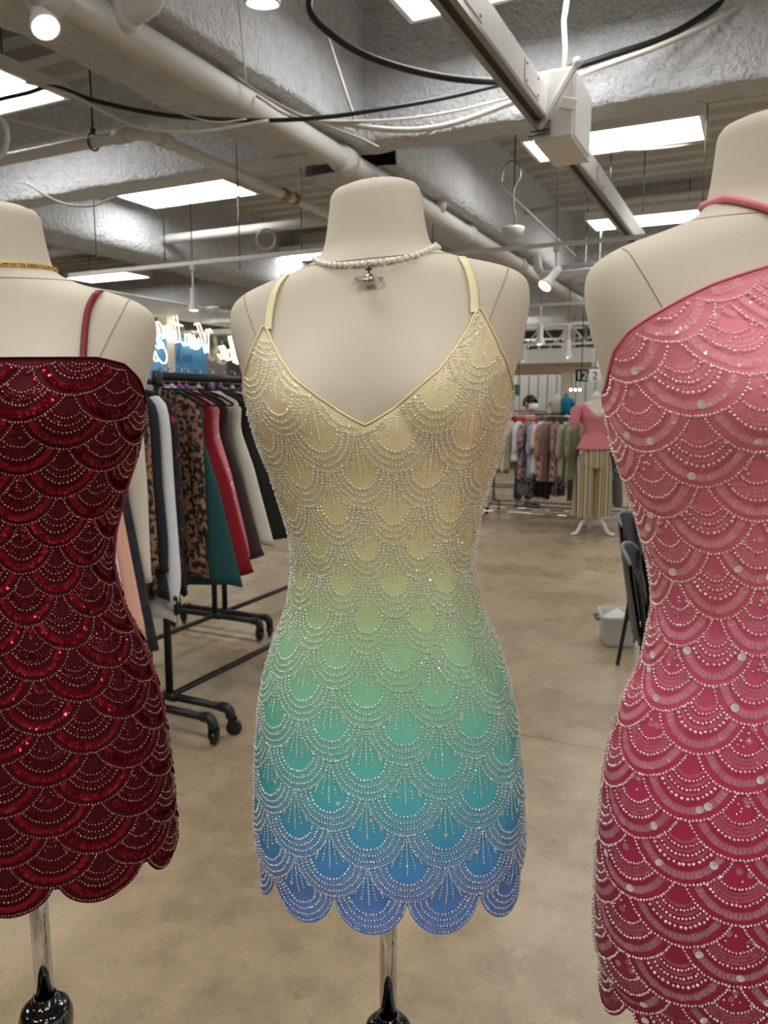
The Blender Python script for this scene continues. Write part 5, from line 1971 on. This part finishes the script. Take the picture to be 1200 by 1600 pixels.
for sx in (-1, 1):
    V, Fc = [], []
    for i in range(9):
        t_ = i / 8
        zz = .78 - .57 * t_
        for k in range(n_):
            a0 = 2 * math.pi * k / n_
            V.append((sx * (.093 + .012 * t_) + (.098 + .022 * t_) * math.cos(a0) + .004 * math.sin(a0 * 6), (.115 - .0 * t_) * math.sin(a0) * (1 + .05 * math.sin(a0 * 7) * t_), zz + .004 * math.sin(a0 * 4)))
    for i in range(8):
        for k in range(n_):
            Fc.append((i * n_ + k, i * n_ + (k + 1) % n_, (i + 1) * n_ + (k + 1) % n_, (i + 1) * n_ + k))
    MB().add(V, Fc, True).build('trouser_leg', M_st, tr_)

# ------------------------------------------------------------------ a person browsing behind the racks
pp_ = at_y(822, 640, 10.4)
pr = thing('person', 'person with dark hair, white face mask and red top, browsing behind racks', 'person', (pp_.x, pp_.y, 0), math.radians(38))


def skin_body(name, verts, edges, radii, m, parent, root=0, sub=2):
    me = bpy.data.meshes.new(name)
    me.from_pydata(verts, edges, [])
    o = link(name, me, m, parent)
    sk = o.modifiers.new('skin', 'SKIN')
    sk.use_smooth_shade = True
    sv = me.skin_vertices[0].data
    for i, r in enumerate(radii):
        sv[i].radius = (r, r) if not isinstance(r, tuple) else r
        sv[i].use_root = (i == root)
    sb = o.modifiers.new('sub', 'SUBSURF')
    sb.levels = sb.render_levels = sub
    return o


M_skin = mat('skin', srgb(196, 150, 122), .55)
# local: facing -y, slightly stooped
pv = [(0, 0, .84), (0, .01, 1.0), (0, .0, 1.13), (0, -.02, 1.25), (0, -.05, 1.31), (0, -.075, 1.38), (0, -.08, 1.45), (0, -.165, 1.395),
      (.15, -.02, 1.21), (.21, -.08, 1.02), (.17, -.26, .97), (.14, -.36, .99), (.13, -.43, .985),
      (-.15, -.02, 1.21), (-.21, -.08, 1.02), (-.17, -.26, .99), (-.14, -.36, 1.03), (-.13, -.43, 1.03),
      (.09, 0, .78), (.10, -.02, .45), (.10, .02, .09), (.10, -.13, .03), (-.09, 0, .78), (-.10, -.01, .45), (-.10, .03, .09), (-.10, -.12, .03)]
pe = [(0, 1), (1, 2), (2, 3), (3, 4), (4, 5), (5, 6), (5, 7), (3, 8), (8, 9), (9, 10), (10, 11), (11, 12), (3, 13), (13, 14), (14, 15), (15, 16), (16, 17), (0, 18), (18, 19), (19, 20), (20, 21), (0, 22), (22, 23), (23, 24), (24, 25)]
prr = [.115, .105, .12, .07, .048, .082, .07, .012, .052, .040, .030, .026, .016, .052, .040, .030, .026, .016, .085, .055, .04, .03, .085, .055, .04, .03]
skin_body('body', pv, pe, prr, M_skin, pr)
for sx, base, zz in ((1, Vector((.13, -.43, .985)), 0), (-1, Vector((-.13, -.43, 1.03)), 0)):
    for k in range(4):
        MB().tube([base + Vector(((k - 1.5) * .014, .01, 0)), base + Vector(((k - 1.5) * .017, -.045 + abs(k - 1.3) * .006, -.006)), base + Vector(((k - 1.5) * .018, -.075 + abs(k - 1.3) * .008, -.03))], .0075, 8).build('finger', M_skin, pr)
    MB().tube([base + Vector((-sx * .02, .03, 0)), base + Vector((-sx * .045, 0, -.004)), base + Vector((-sx * .05, -.035, -.012))], .0085, 8).build('thumb', M_skin, pr)
skin_body('shirt', [pv[0], pv[1], pv[2], (0, -.015, 1.235), (.145, -.02, 1.215), (.20, -.06, 1.08), (-.145, -.02, 1.215), (-.20, -.06, 1.08)], [(0, 1), (1, 2), (2, 3), (3, 4), (4, 5), (3, 6), (6, 7)],
          [.128, .122, .135, .08, .066, .056, .066, .056], cl('shirt_red', 176, 28, 36), pr)
skin_body('jeans', [(0, 0, .86), (.09, 0, .76), (.10, -.02, .45), (.10, .02, .10), (-.09, 0, .76), (-.10, -.01, .45), (-.10, .03, .10)], [(0, 1), (1, 2), (2, 3), (0, 4), (4, 5), (5, 6)], [.128, .10, .072, .062, .10, .072, .062], K_denim, pr)
for sx in (-1, 1):
    MB().bbox(sx * .10 - .045, sx * .10 + .045, -.20, .07, 0, .075, .025).build('shoe', M_black, pr)
hc = Vector((0, -.078, 1.415))
hr = MB()
V, Fc = [], []
for i in range(11):
    th = math.pi * .62 * i / 10
    for k in range(22):
        a0 = 2 * math.pi * k / 22
        front = max(0, -math.sin(a0))
        th2 = th * (1 - .42 * front)
        V.append(hc + Vector((.092 * math.sin(th2) * math.cos(a0), .105 * math.sin(th2) * math.sin(a0) + .012, .112 * math.cos(th2) + .004)))
for i in range(10):
    for k in range(22):
        Fc.append((i * 22 + k, (i + 1) * 22 + k, (i + 1) * 22 + (k + 1) % 22, i * 22 + (k + 1) % 22))
h_ = MB().add(V, Fc, True).build('hair', mat('black_hair', srgb(18, 15, 14), .5), pr)
h_.modifiers.new('t', 'SOLIDIFY').thickness = .012
V, Fc = [], []
for i in range(7):
    for k in range(11):
        a0 = -math.pi / 2 + (k - 5) * .24
        zz = -.075 + .075 * i / 6
        rr_ = .098 + .012 * math.cos((k - 5) * .3) * math.sin(math.pi * i / 6)
        V.append(hc + Vector((rr_ * .92 * math.cos(a0), rr_ * math.sin(a0), zz)))
for i in range(6):
    for k in range(10):
        Fc.append((i * 11 + k, i * 11 + k + 1, (i + 1) * 11 + k + 1, (i + 1) * 11 + k))
m_ = MB().add(V, Fc, True).build('face_mask', mat('mask_white', srgb(232, 234, 236), .8), pr)
m_.modifiers.new('t', 'SOLIDIFY').thickness = .003
for sx in (-1, 1):
    MB().lathe([(0, -.012), (.010, 0), (0, .012)], 8, Matrix.Translation(hc + Vector((sx * .032, -.083, .02))) @ Matrix.Rotation(math.pi / 2, 4, 'Y')).build('eye', mat('eye_dark', srgb(30, 24, 20), .3), pr)
    MB().lathe([(0, -.03), (.014, -.015), (.016, .01), (0, .03)], 10, Matrix.Translation(hc + Vector((sx * .088, .0, -.005)))).build('ear', M_skin, pr)

# ------------------------------------------------------------------ far hall: wall panels, soffit, signs, shelves
def fbox(name, px0, py0, px1, py1, Y, dep, m, label, cat, bev=.01):
    """box-shaped fixture given by its face in the far plane"""
    p0, p1 = at_y(px0, py1, Y), at_y(px1, py0, Y)
    mb = MB().bbox(p0.x - p0.x, p1.x - p0.x, 0, dep, 0, p1.z - p0.z, bev)
    o = mb.build(name, m, loc=p0)
    tag(o, label, cat)
    return o


M_fwhite = mat('far_white', srgb(240, 240, 238), .7)
M_fgrey = mat('far_grey', srgb(150, 148, 146), .8)
M_tan = mat('tan_soffit', srgb(196, 180, 158), .8)
st = thing('hanging_soffit', 'tan hanging soffit with white fascia in the far hall', 'soffit', b(14.0, -4.2, 2.05), -A)
MB().bbox(-1.2, 1.5, 0, 3.2, .0, .16, .01).build('soffit_panel', M_tan, st)
MB().bbox(-1.25, 1.55, -.08, 0, .08, .34, .01).build('fascia', M_fwhite, st)
MB().bbox(1.5, 1.58, 0, 3.2, .0, .34, .01).build('fascia', M_fwhite, st)
for x_ in (-1.0, 1.3):
    MB().tube([(x_, .4, .3), (x_, .4, DECK - 2.0)], .02, 8).build('hanger_rod', M_fgrey, st)
# ribbed white partition wall: single boards
pw = thing('partition', 'ribbed white partition wall far behind the clothes racks', 'partition', b(18.0, -8.2, 0), -A)
for k in range(30):
    MB().bbox(k * .22, k * .22 + .20, 0, .04, 0.02, 2.5, .01).build('board', M_fwhite, pw)
MB().bbox(-.05, 6.65, .04, .10, 0, 2.6, .01).build('frame', M_fgrey, pw)
for i, (v, lb) in enumerate(((-5.1, 'white square column beside the soffit'), (-3.6, 'white square column right of the person'), (-2.1, 'white square column behind the mannequin in pink'))):
    o = MB().bbox(-.11, .11, -.11, .11, 0, DECK, .01).build('column', M_fwhite, loc=b(16.2, v, 0), rz=-A)
    tag(o, lb, 'column')
q0, q1 = at_y(795, 618, 13.0), at_y(813, 601, 13.0)
ts = thing('teal_sign', 'small teal sign board hanging beside the ombre dress', 'sign', q0)
MB().bbox(0, q1.x - q0.x, 0, .03, 0, q1.z - q0.z, .005).build('board', mat('teal_board', srgb(48, 120, 116), .6), ts)
for f in (.15, .85):
    MB().tube([((q1.x - q0.x) * f, .015, q1.z - q0.z), ((q1.x - q0.x) * f, .015, DECK - q0.z)], .006, 6).build('hanger_rod', M_steel, ts)
# aisle number signs
sg = at_y(899, 596, 9.6)
w12 = at_y(918, 596, 9.6).x - sg.x
h12 = at_y(899, 577, 9.6).z - sg.z
a12 = thing('aisle_sign', 'black hanging sign with white number 12', 'sign', sg)
MB().bbox(0, w12, 0, .02, 0, h12, .003).build('board', M_black, a12)
a2 = thing('aisle_sign', 'white hanging sign with black number 2', 'sign', sg + Vector((w12 + .02, 0, 0)))
MB().bbox(0, w12 * .9, 0, .02, 0, h12, .003).build('board', M_fwhite, a2)


def number(txt, parent, m, x, z, size):
    cu_ = bpy.data.curves.new('number', 'FONT')
    cu_.body = txt
    cu_.size = size
    cu_.extrude = .002
    cu_.align_x = 'CENTER'
    tmp = bpy.data.objects.new('number_curve', cu_)
    me = bpy.data.meshes.new_from_object(tmp)
    bpy.data.objects.remove(tmp)
    o = bpy.data.objects.new('number', me)
    COL.objects.link(o)
    me.materials.clear()
    me.materials.append(m)
    o.parent = parent
    o.location = (x, -.004, z)
    o.rotation_euler = (math.pi / 2, 0, 0)
    return o


number('12', a12, M_white, w12 / 2, h12 * .16, h12 * .95)
number('2', a2, M_black, w12 * .45, h12 * .16, h12 * .95)
for a_o in (a12, a2):
    MB().tube([(w12 / 2, .01, h12), (w12 / 2, .01, DECK - sg.z)], .006, 6).build('hanger_rod', M_steel, a_o)

# shelf with shirts on busts
sh_ = thing('wall_shelf', 'dark shelf behind racks carrying a cream and a blue shirt', 'shelf', b(13.0, -3.1, 0), -A)
MB().bbox(-.55, .75, -.2, .2, 1.20, 1.25, .01).build('shelf_board', M_black, sh_)
for x_ in (-.5, .7):
    MB().bbox(x_ - .03, x_ + .03, -.2, .2, 0, 1.2, .01).build('side_panel', M_black, sh_)
MB().bbox(-.5, .7, .17, .2, 0, 1.2, .01).build('back_panel', M_fgrey, sh_)
for (px, m, lb) in ((869, K_ivory, 'cream shirt on a bust standing on the dark shelf'), (884, mat('cloth_blue_shirt', srgb(30, 128, 158), .8), 'bright blue shirt on a bust standing on the dark shelf')):
    q = at_y(px, 648, 13.0)
    uu, vv = to_b(q)
    t = thing('shirt_bust', lb, 'shirt', b(13.0, vv, 1.25), -A)
    t.scale = (.62, .62, .72)
    MB().lathe([(.12, 0), (.15, .08), (.17, .22), (.16, .32), (.10, .38), (.05, .40), (.045, .46), (0, .47)], 18, Matrix.Scale(.6, 4, (0, 1, 0))).build('torso', m, t)
    for sx in (-1, 1):
        MB().tube([(sx * .12, 0, .33), (sx * .19, 0, .27), (sx * .215, 0, .16)], .055, 10).build('sleeve', m, t)

# long ducts and cross bars in the far ceiling
for i, (u, v0, v1, z, r, lb) in enumerate(((12.2, -9, 4, 3.35, .10, 'grey round duct crossing the ceiling behind the angled spotlight'), (15.0, -10, 6, 3.2, .12, 'wide white duct crossing the far ceiling over the soffit'), (8.4, -3, 3.5, 3.45, .03, 'thin white pipe crossing the bay behind the switch box'), (9.2, -2.2, 4.0, 2.98, .028, 'thin white rail level with the cream mannequin shoulder'))):
    bpipe('ceiling_duct', lb, 'duct', [(u, v0, z), (u, v1, z)], r, M_pipe, 14)
# open lattice trusses
for i, (u, z0, lb) in enumerate(((13.6, 2.42, 'white lattice truss in the far ceiling nearest the angled spotlight'), (16.8, 2.42, 'farthest white lattice truss above the aisle signs'))):
    t = thing('lattice_truss', lb, 'truss', b(u, -6.0, z0), -A)
    for zz in (0, .35):
        MB().box(0, 7.5, -.02, .02, zz, zz + .04).build('chord', M_fwhite, t)
    for k in range(30):
        x0_, x1_ = k * .25, k * .25 + .25
        a0, a1 = (0.04, .35) if k % 2 else (.35, .04)
        MB().tube([(x0_, 0, a0), (x1_, 0, a1)], .010, 5).build('web_bar', M_fwhite, t)
    for x_ in (.3, 3.7, 7.2):
        MB().tube([(x_, 0, .39), (x_, 0, DECK - z0)], .012, 6).build('hanger_rod', M_fgrey, t)
# small far bulbs in a row
for k, px in enumerate((892, 899, 906)):
    q = at_y(px, 609, 15.5)
    t = thing('globe_bulb', ('left', 'middle', 'right')[k] + ' of three small glowing globe bulbs above the pink blouse', 'bulb', q)
    MB().lathe([(0, -.022), (.015, -.016), (.022, 0), (.015, .016), (0, .022)], 12).build('globe', M_bulb, t)
    MB().tube([(0, 0, .04), (0, 0, DECK - q.z)], .006, 6).build('cord', M_black, t)
# far aisle clutter: low tables with folded stacks
for i, (u, v, m, lb) in enumerate(((12.6, -5.6, K_red, 'red folded stack on a white cube table behind the person'), (12.4, -1.0, K_teal, 'teal folded stack on a white cube table by the pink dress'), (14.5, -6.6, K_pinkd, 'pink folded stack on a far white cube table'))):
    t = thing('cube_table', 'white cube table under the ' + lb.split(' on ')[0], 'table', b(u, v, 0), -A)
    MB().bbox(-.4, .4, -.3, .3, .70, .75, .01).build('top', M_fwhite, t)
    for x_ in (-.38, .38):
        MB().bbox(x_ - .02, x_ + .02, -.28, .28, 0, .70, .008).build('side', M_fwhite, t)
    f = thing('folded_stack', lb, 'clothes', b(u, v, .75), -A)
    for k in range(5):
        MB().bbox(-.18, .18 - .01 * (k % 2), -.15, .15, k * .05, k * .05 + .047, .02).build('folded_shirt', (m, K_white, K_cream, m, K_black)[k], f)
